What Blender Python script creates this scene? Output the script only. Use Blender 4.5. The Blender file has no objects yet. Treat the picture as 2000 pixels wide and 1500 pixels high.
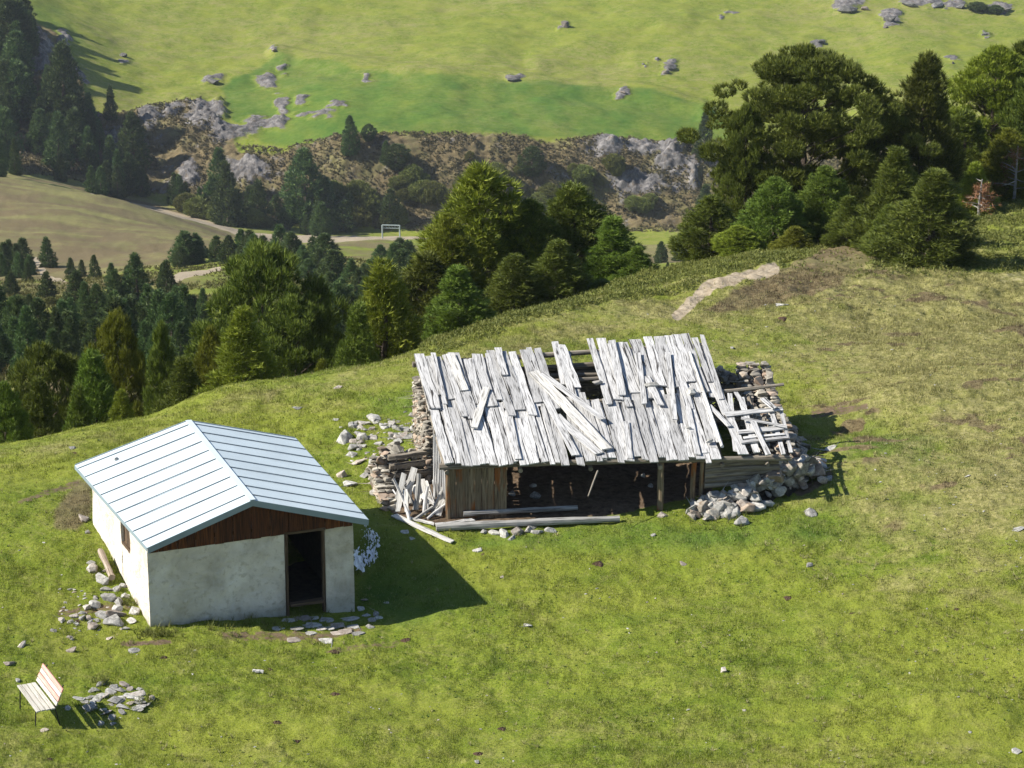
import bpy, bmesh, math, random
import numpy as np
from mathutils import Vector, Matrix

# ------------------------------------------------------------------ camera, sky, sun, exposure
SC = bpy.context.scene
COL = SC.collection
F = 5500.0                      # focal length in photo pixels (2000 wide)
PITCH = math.radians(18.5)
cam = bpy.data.cameras.new('camera')
camo = bpy.data.objects.new('camera', cam); COL.objects.link(camo)
cam.sensor_width = 36.0; cam.lens = 36.0 * F / 2000.0
cam.clip_start = 1.0; cam.clip_end = 6000.0
camo.location = (0, 0, 0); camo.rotation_euler = (math.pi / 2 - PITCH, 0, 0)
SC.camera = camo

SUN_EL = math.radians(39.0)
SUN_DIR = math.radians(7.0)     # heading the light travels to, from +X towards +Y
world = bpy.data.worlds.new('World'); SC.world = world; world.use_nodes = True
wn = world.node_tree; wn.nodes.clear()
sky = wn.nodes.new('ShaderNodeTexSky'); sky.sky_type = 'NISHITA'; sky.sun_disc = False
sky.sun_elevation = SUN_EL
sky.altitude = 2000; sky.dust_density = 0.6
# sun stands in the direction opposite to its travel
sx, sy = -math.cos(SUN_DIR), -math.sin(SUN_DIR)
sky.sun_rotation = math.atan2(sx, sy)
bg = wn.nodes.new('ShaderNodeBackground'); bg.inputs['Strength'].default_value = 0.085
wo = wn.nodes.new('ShaderNodeOutputWorld')
wn.links.new(sky.outputs[0], bg.inputs[0]); wn.links.new(bg.outputs[0], wo.inputs[0])

sl = bpy.data.lights.new('sun', 'SUN'); sl.energy = 4.8; sl.angle = math.radians(0.5); sl.color = (1.0, 0.955, 0.87)
so = bpy.data.objects.new('sun', sl); COL.objects.link(so)
L = Vector((-sx * math.cos(SUN_EL), -sy * math.cos(SUN_EL), -math.sin(SUN_EL)))
so.rotation_euler = L.to_track_quat('-Z', 'Y').to_euler(); so.location = (-60, 40, 60)

SC.view_settings.view_transform = 'Standard'; SC.view_settings.look = 'None'
SC.view_settings.exposure = 1.0; SC.view_settings.gamma = 1.0
SC.render.film_transparent = False
SC.cycles.max_bounces = 6; SC.cycles.diffuse_bounces = 3; SC.cycles.glossy_bounces = 2
SC.cycles.transmission_bounces = 2; SC.cycles.transparent_max_bounces = 4; SC.cycles.volume_bounces = 0

CP, SP = math.cos(PITCH), math.sin(PITCH)

# ------------------------------------------------------------------ small maths helpers
def tdep(py):                   # tangent of the downward angle of a photo row
    return math.tan(PITCH + math.atan((py - 750.0) / F))
def at_z(px, py, z):            # point of that photo pixel at height z
    Y = -z / tdep(py); d = Y * CP - z * SP
    return Vector(((px - 1000.0) * d / F, Y, z))
def at_y(px, py, Y):
    return at_z(px, py, -Y * tdep(py))
def project(p):
    d = p[1] * CP - p[2] * SP; v = p[1] * SP + p[2] * CP
    return 1000 + F * p[0] / d, 750 - F * v / d
def mpp(p):                     # metres per photo pixel at p
    return (p[1] * CP - p[2] * SP) / F

def pchip(x, y, xi):
    x = np.asarray(x, float); y = np.asarray(y, float); xi = np.asarray(xi, float)
    h = np.diff(x); dl = np.diff(y) / h
    m = np.zeros(len(x))
    for k in range(1, len(x) - 1):
        if dl[k-1] * dl[k] > 0:
            w1 = 2*h[k] + h[k-1]; w2 = h[k] + 2*h[k-1]
            m[k] = (w1 + w2) / (w1 / dl[k-1] + w2 / dl[k])
    m[0] = dl[0]; m[-1] = dl[-1]
    i = np.clip(np.searchsorted(x, xi) - 1, 0, len(x) - 2)
    t = np.clip((xi - x[i]) / h[i], 0, 1)
    return ((2*t**3 - 3*t**2 + 1)*y[i] + (t**3 - 2*t**2 + t)*h[i]*m[i] + (-2*t**3 + 3*t**2)*y[i+1] + (t**3 - t**2)*h[i]*m[i+1])

def _hash(ix, iy, s):
    n = (ix.astype(np.int64) * 374761393 + iy.astype(np.int64) * 668265263 + s * 1442695041) & 0x7fffffff
    n = ((n ^ (n >> 13)) * 1274126177) & 0x7fffffff
    n = ((n ^ (n >> 16)) * 974634777) & 0x7fffffff
    return (n / float(0x7fffffff)) * 2 - 1
def vnoise(x, y, s=0):
    x = np.asarray(x, float); y = np.asarray(y, float)
    ix = np.floor(x); iy = np.floor(y); fx = x - ix; fy = y - iy
    fx = fx*fx*fx*(fx*(fx*6-15)+10); fy = fy*fy*fy*(fy*(fy*6-15)+10)
    a = _hash(ix, iy, s); b = _hash(ix+1, iy, s); c = _hash(ix, iy+1, s); d = _hash(ix+1, iy+1, s)
    return (a*(1-fx)+b*fx)*(1-fy) + (c*(1-fx)+d*fx)*fy
def fbm(x, y, s=0, o=4, g=0.5):
    r = 0; a = 1; t = 0
    for k in range(o):
        r = r + a * vnoise(x * 2**k + 17.3*k, y * 2**k - 9.1*k, s + k); t += a; a *= g
    return r / t
def sstep(a, b, x):
    t = np.clip((x - a) / (b - a), 0, 1); return t*t*(3-2*t)

# ------------------------------------------------------------------ terrain: stations (Y, photo row or height) per photo column
def P_(Y, py): return (Y, -Y * tdep(py))
def Z_(Y, z): return (Y, z)
COLS = {
 -1300:[Z_(20,-24.5),Z_(53,-25.6),Z_(61,-25.6),Z_(66,-25.2),Z_(71,-25.8),Z_(100,-42),Z_(165,-62),P_(260,650),P_(430,500),P_(600,300),P_(690,290),P_(760,30),P_(850,-170),Z_(1250,-90),Z_(2300,90)],
 -100:[Z_(20,-24.5),Z_(53,-26.2),Z_(61,-26.3),Z_(66,-25.9),P_(72.5,905),Z_(100,-41),Z_(165,-62),P_(260,660),P_(430,520),P_(610,330),P_(690,300),P_(760,40),P_(850,-140),Z_(1250,-110),Z_(2300,60)],
 150: [Z_(20,-24.5),Z_(53,-26.4),Z_(61.3,-26.6),Z_(66.2,-26.0),P_(74,868),Z_(100,-40),Z_(165,-60),P_(260,655),P_(430,515),P_(612,368),P_(690,352),P_(742,130),P_(838,-40),Z_(1250,-110),Z_(2300,50)],
 300: [Z_(20,-24.5),Z_(53,-26.5),Z_(61.6,-26.72),Z_(66.8,-26.3),P_(76,838),Z_(100,-39.5),Z_(165,-60),P_(260,650),P_(430,505),P_(615,408),P_(690,400),P_(725,225),P_(832,-10),Z_(1250,-115),Z_(2300,50)],
 500: [Z_(20,-24.5),Z_(53,-26.6),Z_(62.4,-26.85),Z_(67,-26.55),P_(79,772),Z_(100,-38.5),Z_(165,-60),P_(260,640),P_(430,492),P_(618,455),P_(685,425),P_(706,305),P_(830,0),Z_(1250,-115),Z_(2300,50)],
 700: [Z_(20,-24.5),Z_(53,-26.6),Z_(63.4,-26.97),Z_(68,-26.6),P_(79,752),Z_(100,-38),Z_(165,-62),P_(260,635),P_(430,505),P_(620,468),P_(682,452),P_(703,272),P_(830,0),Z_(1250,-115),Z_(2300,50)],
 850: [Z_(20,-24.5),Z_(53,-26.6),Z_(63.2,-26.95),Z_(68.4,-26.65),P_(79.5,735),P_(97,700),Z_(165,-66),P_(260,640),P_(430,510),P_(622,470),P_(682,455),P_(704,262),P_(830,0),Z_(1250,-115),Z_(2300,50)],
 1050:[Z_(20,-24.5),Z_(53,-26.6),Z_(63,-26.9),Z_(69,-26.62),P_(84,668),P_(99,618),Z_(165,-66),P_(260,650),P_(430,520),P_(622,474),P_(684,452),P_(707,264),P_(830,0),Z_(1250,-115),Z_(2300,50)],
 1250:[Z_(20,-24.5),Z_(53,-26.55),Z_(63,-26.85),Z_(69.5,-26.6),P_(88,624),P_(103,548),Z_(165,-66),P_(260,650),P_(430,530),P_(622,480),P_(684,450),P_(709,276),P_(830,0),Z_(1250,-115),Z_(2300,50)],
 1400:[Z_(20,-24.5),Z_(53,-26.5),Z_(63,-26.8),Z_(70,-26.55),P_(90,594),P_(106,512),Z_(165,-64),P_(260,640),P_(430,530),P_(622,480),P_(684,440),P_(711,280),P_(830,0),Z_(1250,-115),Z_(2300,50)],
 1700:[Z_(20,-24.5),Z_(53,-26.4),Z_(63,-26.6),Z_(71,-26.3),P_(93,568),P_(116,470),Z_(165,-62),P_(260,630),P_(430,530),P_(622,480),P_(684,440),P_(711,280),P_(830,0),Z_(1250,-115),Z_(2300,50)],
 2000:[Z_(20,-24.5),Z_(53,-26.3),Z_(63,-26.4),Z_(72,-26.1),P_(96,556),P_(128,388),Z_(165,-58),P_(260,600),P_(430,520),P_(622,480),P_(684,430),P_(711,270),P_(830,0),Z_(1250,-115),Z_(2300,50)],
 3300:[Z_(20,-24.0),Z_(53,-25.6),Z_(63,-25.5),Z_(72,-25.4),P_(98,500),P_(132,300),Z_(170,-50),P_(260,560),P_(430,500),P_(622,460),P_(684,420),P_(711,270),P_(830,0),Z_(1250,-110),Z_(2300,60)],
}
_cx = sorted(COLS); NS = 15
PXG = np.arange(-1300, 3301, 20.0)
YG = np.concatenate([np.arange(20, 52, 1.0), np.arange(52, 110, 0.4), np.geomspace(110, 600, 240)[:-1], np.arange(600, 850, 1.5), np.geomspace(850, 2300, 60)])
_st = np.array([[COLS[c][k] for k in range(NS)] for c in _cx])      # cols, stations, 2
_sy = np.array([pchip(_cx, _st[:, k, 0], PXG) for k in range(NS)])
_sz = np.array([pchip(_cx, _st[:, k, 1], PXG) for k in range(NS)])
ZT = np.array([pchip(_sy[:, i], _sz[:, i], YG) for i in range(len(PXG))])   # px, Y

def poly_mask(px, py, poly, soft=6.0):      # 1 inside a polygon, fading over 'soft' outside
    px = np.asarray(px, float); py = np.asarray(py, float)
    inside = np.zeros(px.shape, bool); dist = np.full(px.shape, 1e9)
    n = len(poly)
    for i in range(n):
        x1, y1 = poly[i]; x2, y2 = poly[(i+1) % n]
        c = ((y1 > py) != (y2 > py)) & (px < (x2-x1)*(py-y1)/((y2-y1) or 1e-9) + x1)
        inside ^= c
        dx, dy = x2-x1, y2-y1; t = np.clip(((px-x1)*dx + (py-y1)*dy)/(dx*dx+dy*dy+1e-9), 0, 1)
        dist = np.minimum(dist, np.hypot(px-x1-t*dx, py-y1-t*dy))
    sd = np.where(inside, -dist, dist)
    return 1 - sstep(-soft, soft, sd)
def line_mask(px, py, pts, w, soft):
    px = np.asarray(px, float); py = np.asarray(py, float)
    dist = np.full(px.shape, 1e9)
    for (x1, y1), (x2, y2) in zip(pts[:-1], pts[1:]):
        dx, dy = x2-x1, y2-y1; t = np.clip(((px-x1)*dx + (py-y1)*dy)/(dx*dx+dy*dy+1e-9), 0, 1)
        dist = np.minimum(dist, np.hypot(px-x1-t*dx, py-y1-t*dy))
    return 1 - sstep(w, w + soft, dist)

ROCKS = [  # outcrops on the far side of the valley: column, row, half width, half height (photo px), height in metres
 (75,110,26,50,5),(125,95,14,45,4),(62,75,20,28,3),(175,235,30,36,4),(215,285,20,40,4),(292,222,26,24,3),(340,208,18,12,2),(400,230,46,42,4.5),(430,205,16,18,2),
 (455,262,60,16,3.0),(520,245,44,16,2.5),(550,206,14,20,2),(545,240,20,12,2),(590,195,14,12,2),(365,345,30,26,4),(480,345,60,24,4),(415,155,20,8,1.5),
 (520,160,26,14,2),(552,132,12,10,2),(610,226,40,7,1.5),(660,210,24,6,1.5),(240,105,16,8,1.2),(160,140,12,20,2),(535,95,9,5,1.2),(718,146,10,8,1),
 (1005,148,20,7,1.5),(1310,124,13,12,1.8),(1300,137,10,6,1.2),(1283,112,5,4,1),(1255,124,4,4,1),(1217,178,12,6,1.2),(1104,42,12,10,2.2),
 (1600,80,14,8,1.6),(1655,10,30,14,3),(1740,34,22,12,2.2),(1735,50,12,8,1.5),(1800,6,45,10,2.5),(1865,8,24,11,2.5),(1925,65,9,5,1),(1862,120,12,6,1.2),(1955,12,30,12,2.5),(1430,20,10,5,1),(1408,34,8,4,1),
 (1190,290,30,26,3),(1250,285,40,20,3.5),(1310,310,34,36,5),(1380,300,26,28,4),(1350,345,14,34,4),(1400,335,20,30,4),(1240,360,60,30,3),
]
CLIFF = [(-80,70),(60,30),(110,60),(150,120),(180,215),(290,205),(350,200),(400,205),(470,290),(560,300),(600,282),(700,266),(800,262),(900,256),(1000,258),(1070,268),(1200,268),(1330,278),(1450,280),(2200,280),(2200,470),(1450,450),(1000,455),(820,455),(660,440),(520,430),(380,400),(250,370),(100,345),(-80,330)]

def base_z(px, Y):
    fi = np.clip((np.asarray(px, float) + 1300) / 20.0, 0, len(PXG) - 1.001); i = fi.astype(int); a = fi - i
    j = np.clip(np.searchsorted(YG, Y) - 1, 0, len(YG) - 2); b = np.clip((Y - YG[j]) / (YG[j+1] - YG[j]), 0, 1)
    return (ZT[i, j]*(1-b) + ZT[i, j+1]*b)*(1-a) + (ZT[i+1, j]*(1-b) + ZT[i+1, j+1]*b)*a

def full_z(px, Y, detail=True):
    px = np.asarray(px, float); Y = np.asarray(Y, float)
    z = base_z(px, Y)
    d = Y*CP - z*SP; X = (px - 1000) * d / F
    t = -z / Y; py = 750 + F*np.tan(np.arctan(t) - PITCH)
    near = 1 - sstep(88, 100, Y)
    # meadow undulation, little terraces trodden by cattle
    z = z + near * (0.17*fbm(X/4.5, Y/4.0, 3, 3) + 0.05*fbm(X/0.9, Y/0.9, 8, 3) + 0.035*fbm(X/0.30, Y/0.40, 12, 2) + 0.025*np.abs(fbm(X/0.16, Y/0.24, 14, 1)) * (.5 + fbm(X/1.7, Y/1.7, 15, 2)))
    z = z + near * sstep(5, 10, X) * (0.13*fbm(X/2.4, Y/0.9, 21, 3) + 0.34*fbm(X/6.5, Y/3.6, 23, 2))
    z = z + near * (1-sstep(61, 58, Y)) * 0 + near * sstep(60.5, 57.5, Y) * 0.22*fbm(X/5.5, Y/2.6, 25, 3)
    z = z - near * 0.10 * np.exp(-((X-9.6)/2.2)**2 - ((Y-75.0)/1.3)**2)
    z = z - near * 0.25 * np.exp(-((X-9.7)/0.7)**2 - ((Y-75.6)/0.35)**2)     # gully by the ruin
    z = z - near * 0.20 * np.exp(-((X+9.9)/0.6)**2 - ((Y-69.6)/0.3)**2)      # worn bank behind the hut
    # dwarf shrub slope
    sh = sstep(84, 92, Y) * (1 - sstep(150, 180, Y)) * sstep(780, 900, px)
    z = z + sh * (0.30*np.abs(fbm(X/2.2, Y/2.2, 31, 3)) + 0.10*fbm(X/0.5, Y/0.5, 33, 2))
    mid = sstep(110, 160, Y) * (1 - sstep(600, 640, Y))
    z = z + mid * (1.6*fbm(X/28, Y/34, 41, 4) + .30*fbm(X/3.2, Y/2.4, 43, 3))
    far = sstep(690, 720, Y)
    z = z + far * (3.2*fbm(X/60, Y/90, 51, 3) - 0.4 + 0.7*fbm(X/9, Y/8, 55, 3) + 0.16*fbm(X/5, Y/1.1, 57, 3, .6))
    fi = np.nonzero(np.ravel(Y > 600))[0]
    if len(fi):
        sh0 = z.shape; z = np.ravel(z).copy(); fx, fy, fX, fY = np.ravel(px)[fi], np.ravel(py)[fi], np.ravel(X)[fi], np.ravel(Y)[fi]
        cl = poly_mask(fx, fy, CLIFF, 8); add = cl * (2.2*fbm(fX/11, fY/7, 61, 5, 0.6) + 1.5*np.abs(fbm(fX/4.5, fY/2.2, 66, 4, .65)) + 0.5*np.abs(fbm(fX/1.3, fY/.8, 68, 2)))
        wx = fx + 14*fbm(fX/3.5, fY/3, 141, 3); wy = fy + 9*fbm(fX/3.5, fY/3, 142, 3)
        for (rx, ry, rw, rh, hh) in ROCKS:
            k = np.nonzero((np.abs(fx-rx) < rw*2) & (np.abs(fy-ry) < rh*2.2))[0]
            if len(k): add[k] += np.exp(-((wx[k]-rx)/(rw*0.8))**4 - ((wy[k]-ry)/(rh*0.9))**4) * hh * (0.22 + 0.5*np.abs(fbm(fX[k]/2.6, fY[k]/1.8, 71, 4, 0.65)))
        # low swells that read as lines on the far pasture
        add += 0.9 * line_mask(fx, fy, [(1055,105),(1180,75),(1290,48),(1330,38)], 4, 34)
        add += 1.5 * line_mask(fx, fy, [(540,98),(700,122),(860,140),(1000,150),(1100,160),(1240,170),(1380,212)], 4, 22)
        add += 0.9 * line_mask(fx, fy, [(250,240),(340,190),(450,150),(545,110)], 4, 30)
        z[fi] += add; z = z.reshape(sh0)
    return z, X, py

def ground_z(X, Y):             # height under a world point
    X = np.atleast_1d(np.asarray(X, float)); Y = np.atleast_1d(np.asarray(Y, float))
    z = np.full(X.shape, -26.6) if np.all(Y < 100) else -0.3*Y
    for _ in range(6):
        d = Y*CP - z*SP; px = 1000 + F*X/d
        z, _x, _p = full_z(px, Y)
    return z
def gz(X, Y): return float(ground_z(X, Y)[0])
GRID = {}
def hit(px, py, ymin=30.0):     # first ground point seen through a photo pixel beyond ymin
    g = GRID; i = int(np.clip(np.searchsorted(g['px'], px) - 1, 0, len(g['px']) - 2)); a = (px - g['px'][i])/(g['px'][i+1]-g['px'][i])
    z = g['z'][i]*(1-a) + g['z'][i+1]*a; Y = g['y']
    pr = 750 + F*np.tan(np.arctan(-z/Y) - PITCH)
    ok = (pr <= py) & (Y >= ymin); k = int(np.argmax(ok))
    if not ok[k]: k = len(Y) - 1
    if k > 0 and Y[k-1] >= ymin and pr[k-1] > py:
        t = (pr[k-1]-py)/(pr[k-1]-pr[k]); yy = Y[k-1] + t*(Y[k]-Y[k-1]); zz = z[k-1] + t*(z[k]-z[k-1])
    else: yy, zz = Y[k], z[k]
    d = yy*CP - zz*SP
    return Vector(((px - 1000)*d/F, yy, zz))

# ------------------------------------------------------------------ object bookkeeping
def tag(o, label=None, cat=None, group=None, kind=None):
    if label: o['label'] = label
    if cat: o['category'] = cat
    if group: o['group'] = group
    if kind: o['kind'] = kind
    return o
def empty(name, loc, rz=0.0):
    o = bpy.data.objects.new(name, None); COL.objects.link(o); o.location = loc; o.rotation_euler = (0, 0, rz)
    o.empty_display_size = 0.2
    return o
bpy_update = bpy.context.view_layer.update
class MB:
    """gathers vertices and faces (with uv) and links them as one mesh object"""
    def __init__(s): s.v = []; s.f = []; s.uv = []; s.n = 0; s.mi = []
    def add(s, verts, faces, uvs=None, mi=0):
        for v in verts: s.v.append((v[0], v[1], v[2]))
        for k, f in enumerate(faces):
            s.f.append(tuple(i + s.n for i in f)); s.mi.append(mi)
            s.uv.append(uvs[k] if uvs else [(0, 0)]*len(f))
        s.n += len(verts)
    def build(s, name, mat, parent=None, origin=None, smooth=False):
        me = bpy.data.meshes.new(name)
        og = Vector(origin) if origin is not None else Vector((0, 0, 0))
        if parent is not None and origin is None: og = Vector(parent.location) if parent.type == 'EMPTY' else PARO.get(parent.name, Vector((0,0,0)))
        me.from_pydata([(v[0]-og[0], v[1]-og[1], v[2]-og[2]) for v in s.v], [], s.f)
        uv = me.uv_layers.new(name='UVMap')
        flat = [c for fu in s.uv for u in fu for c in u]
        uv.data.foreach_set('uv', flat)
        mats = mat if isinstance(mat, (list, tuple)) else [mat]
        for m in mats: me.materials.append(m)
        if len(mats) > 1: me.polygons.foreach_set('material_index', s.mi)
        if smooth: me.polygons.foreach_set('use_smooth', [True]*len(me.polygons))
        me.update()
        o = bpy.data.objects.new(name, me); COL.objects.link(o)
        if parent is not None: o.parent = parent; PARO[o.name] = og
        else: o.location = og; PARO[o.name] = og
        return o
PARO = {}
R = random.Random(7)
NR = np.random.default_rng(11)

def box_pts(p0, p1, w, t, up):
    a = (p1 - p0).normalized(); s = a.cross(up).normalized(); n = s.cross(a).normalized()
    return a, s, n
def plank(mb, p0, p1, w, t, up=Vector((0,0,1)), seg=7, wob=0.06, ragged=0.03, sag=0.0, taper=1.0, rnd=None):
    """a split board from p0 to p1 with wavy edges, uneven thickness and ragged ends"""
    rnd = rnd or R
    p0 = Vector(p0); p1 = Vector(p1); up = Vector(up)
    Ln = (p1 - p0).length; a, s, n = box_pts(p0, p1, w, t, up)
    uo = rnd.uniform(0, 40); vo = rnd.uniform(0, 40)
    V = []; el = er = 0.0; tw = rnd.uniform(-0.25, 0.25) * t
    for k in range(seg + 1):
        f = k / seg
        el = 0.6*el + rnd.uniform(-wob, wob)*w; er = 0.6*er + rnd.uniform(-wob, wob)*w
        ww = w * (1 + (taper - 1)*f) * 0.5
        c = p0 + a*(Ln*f) + n*(sag*math.sin(f*math.pi) + rnd.uniform(-0.15, 0.15)*t)
        rg = 0.0
        el2 = a*(rnd.uniform(-ragged, ragged) if k in (0, seg) else 0); er2 = a*(rnd.uniform(-ragged, ragged) if k in (0, seg) else 0)
        tt = n * (tw*(f - 0.5))
        V += [c - s*(ww+el) + el2 - tt, c + s*(ww+er) + er2 + tt, c + s*(ww+er) + er2 + tt + n*t, c - s*(ww+el) + el2 - tt + n*t]
    Fc = []; U = []
    for k in range(seg):
        b = 4*k; v0 = vo + Ln*k/seg; v1 = vo + Ln*(k+1)/seg
        for (i, j, u0, u1) in ((0, 1, 0, w), (1, 2, w, w+t), (2, 3, w, 0), (3, 0, 0, -t)):
            Fc.append((b+i, b+j, b+4+j, b+4+i)); U.append([(uo+u0, v0), (uo+u1, v0), (uo+u1, v1), (uo+u0, v1)])
    Fc.append((3, 2, 1, 0)); U.append([(uo, vo+.5), (uo+w, vo+.5), (uo+w, vo+.5+t), (uo, vo+.5+t)])
    b = 4*seg; Fc.append((b, b+1, b+2, b+3)); U.append([(uo, vo+.7), (uo+w, vo+.7), (uo+w, vo+.7+t), (uo, vo+.7+t)])
    mb.add(V, Fc, U)
def log(mb, p0, p1, r0, r1, seg=9, ns=10, wob=0.12, bend=0.0, rnd=None):
    rnd = rnd or R
    p0 = Vector(p0); p1 = Vector(p1); a = (p1-p0).normalized(); Ln = (p1-p0).length
    s = a.cross(Vector((0.13, 0.05, 1))).normalized(); n = s.cross(a)
    uo = rnd.uniform(0, 40); vo = rnd.uniform(0, 40); V = []
    b1 = rnd.uniform(-1, 1); b2 = rnd.uniform(-1, 1)
    lump = [rnd.uniform(-wob, wob) for _ in range(ns)]
    for k in range(seg+1):
        f = k/seg; r = r0 + (r1-r0)*f; r *= 1 + rnd.uniform(-wob, wob)*0.6
        c = p0 + a*Ln*f + (s*b1 + n*b2)*bend*math.sin(f*math.pi) + s*rnd.uniform(-wob, wob)*r*.35
        for q in range(ns):
            an = 2*math.pi*q/ns; rr = r*(1 + lump[q])
            V.append(c + (s*math.cos(an) + n*math.sin(an))*rr)
    Fc = []; U = []
    for k in range(seg):
        for q in range(ns):
            q2 = (q+1) % ns
            Fc.append((k*ns+q, k*ns+q2, (k+1)*ns+q2, (k+1)*ns+q))
            c0 = uo + q*2*r0*math.pi/ns; c1 = uo + (q+1)*2*r0*math.pi/ns
            U.append([(c0, vo+Ln*k/seg), (c1, vo+Ln*k/seg), (c1, vo+Ln*(k+1)/seg), (c0, vo+Ln*(k+1)/seg)])
    Fc.append(tuple(range(ns-1, -1, -1))); U.append([(uo+math.cos(q)*r0*.2, vo+math.sin(q)*r0*.2) for q in range(ns)])
    Fc.append(tuple(seg*ns + q for q in range(ns))); U.append([(uo+math.cos(q)*r0*.2, vo+math.sin(q)*r0*.2) for q in range(ns)])
    mb.add(V, Fc, U)
def prism(mb, pts, n, t, uvs=1.0):       # flat polygon pts extruded by n*t
    pts = [Vector(p) for p in pts]; n = Vector(n)*t; k = len(pts)
    o = pts[0]; ax = (pts[1]-pts[0]).normalized(); ay = Vector(n).normalized().cross(ax)
    def uv(p): d = p - o; return (d.dot(ax)*uvs, d.dot(ay)*uvs)
    V = pts + [p + n for p in pts]
    Fc = [tuple(range(k-1, -1, -1)), tuple(range(k, 2*k))]; U = [[uv(p) for p in reversed(pts)], [uv(p) for p in pts]]
    for i in range(k):
        j = (i+1) % k; Fc.append((i, j, j+k, i+k)); l = (pts[j]-pts[i]).length
        U.append([(0, 0), (l, 0), (l, t), (0, t)])
    mb.add(V, Fc, U)

# stone shapes: convex hulls of random points, a few kept and reused
def hull(seed, flat=0.5, n=16, square=0.5):
    rr = random.Random(seed); bm = bmesh.new()
    for _ in range(n):
        v = Vector([rr.gauss(0, 1) for _ in range(3)]).normalized()
        m = max(abs(v.x), abs(v.y), abs(v.z)); v = v.lerp(v/m, square) * rr.uniform(0.82, 1.0)
        bm.verts.new((v.x, v.y*0.8, v.z*flat))
    r = bmesh.ops.convex_hull(bm, input=bm.verts)
    bmesh.ops.delete(bm, geom=[v for v in bm.verts if not v.link_faces], context='VERTS')
    bmesh.ops.dissolve_limit(bm, angle_limit=0.22, verts=bm.verts, edges=bm.edges)
    bmesh.ops.bevel(bm, geom=list(bm.edges), offset=0.07, segments=2, profile=0.6, affect='EDGES')
    bm.verts.index_update()
    V = [v.co.copy() for v in bm.verts]; Fc = [tuple(v.index for v in f.verts) for f in bm.faces]
    bm.free(); return V, Fc
SLABS = [hull(100+i, 0.28, 14, 0.6) for i in range(8)]
BLOCKS = [hull(200+i, 0.55, 16, 0.75) for i in range(8)]
ROUNDS = [hull(300+i, 0.7, 22, 0.2) for i in range(6)]
def add_rock(mb, shapes, c, size, rz, tilt=0.0, tdir=0.0, sq=(1, 1, 1), rnd=None):
    V, Fc = (rnd or R).choice(shapes)
    M = Matrix.Translation(c) @ Matrix.Rotation(tdir, 4, 'Z') @ Matrix.Rotation(tilt, 4, 'X') @ Matrix.Rotation(rz - tdir, 4, 'Z') @ Matrix.Diagonal((size*sq[0], size*sq[1], size*sq[2], 1))
    mb.add([M @ v for v in V], Fc)

# ------------------------------------------------------------------ materials
def newmat(name):
    m = bpy.data.materials.new(name); m.use_nodes = True; nt = m.node_tree; nt.nodes.clear()
    o = nt.nodes.new('ShaderNodeOutputMaterial'); b = nt.nodes.new('ShaderNodeBsdfPrincipled')
    nt.links.new(b.outputs[0], o.inputs[0]); b.inputs['Roughness'].default_value = 0.85
    b.inputs['Specular IOR Level'].default_value = 0.25
    return m, nt, b
class NT:
    def __init__(s, nt): s.nt = nt
    def n(s, t, **k):
        x = s.nt.nodes.new(t)
        for a, v in k.items():
            if a.startswith('i_'):
                key = a[2:].replace('_', ' '); x.inputs[int(key) if key.isdigit() else key].default_value = v
            else: setattr(x, a, v)
        return x
    def l(s, a, b): s.nt.links.new(a, b)
    def noise(s, vec, scale, detail=4, rough=0.55, dist=0.0):
        x = s.n('ShaderNodeTexNoise'); x.inputs['Scale'].default_value = scale; x.inputs['Detail'].default_value = detail
        x.inputs['Roughness'].default_value = rough; x.inputs['Distortion'].default_value = dist
        if vec is not None: s.l(vec, x.inputs['Vector'])
        return x.outputs['Fac']
    def ramp(s, fac, stops, interp='LINEAR'):
        x = s.n('ShaderNodeValToRGB'); cr = x.color_ramp; cr.interpolation = interp
        while len(cr.elements) < len(stops): cr.elements.new(0.5)
        for e, (p, c) in zip(cr.elements, stops):
            e.position = p; e.color = (c if isinstance(c, tuple) else (c, c, c)) + ((1,) if not (isinstance(c, tuple) and len(c) == 4) else ())
        s.l(fac, x.inputs[0]); return x.outputs[0]
    def mix(s, fac, a, b, mode='MIX'):
        x = s.n('ShaderNodeMix'); x.data_type = 'RGBA'; x.blend_type = mode; x.clamp_factor = True
        for sock, v in ((x.inputs[0], fac), (x.inputs[6], a), (x.inputs[7], b)):
            if isinstance(v, (int, float)): sock.default_value = v
            elif isinstance(v, tuple): sock.default_value = v + (1,)
            else: s.l(v, sock)
        return x.outputs[2]
    def math(s, op, a, b=None, clamp=False):
        x = s.n('ShaderNodeMath'); x.operation = op; x.use_clamp = clamp
        for i, v in enumerate((a, b)):
            if v is None: continue
            if isinstance(v, (int, float)): x.inputs[i].default_value = v
            else: s.l(v, x.inputs[i])
        return x.outputs[0]
    def mapr(s, v, a, b, c=0.0, d=1.0):
        x = s.n('ShaderNodeMapRange'); x.interpolation_type = 'SMOOTHSTEP'
        for i, q in enumerate((a, b, c, d)): x.inputs[i+1].default_value = q
        s.l(v, x.inputs[0]); return x.outputs[0]
    def bump(s, h, strength, dist, bsdf):
        x = s.n('ShaderNodeBump'); x.inputs['Strength'].default_value = strength; x.inputs['Distance'].default_value = dist
        s.l(h, x.inputs['Height']); s.l(x.outputs[0], bsdf.inputs['Normal'])
    def scalev(s, vec, sc):
        x = s.n('ShaderNodeMapping'); x.inputs['Scale'].default_value = sc; s.l(vec, x.inputs[0]); return x.outputs[0]

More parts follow.
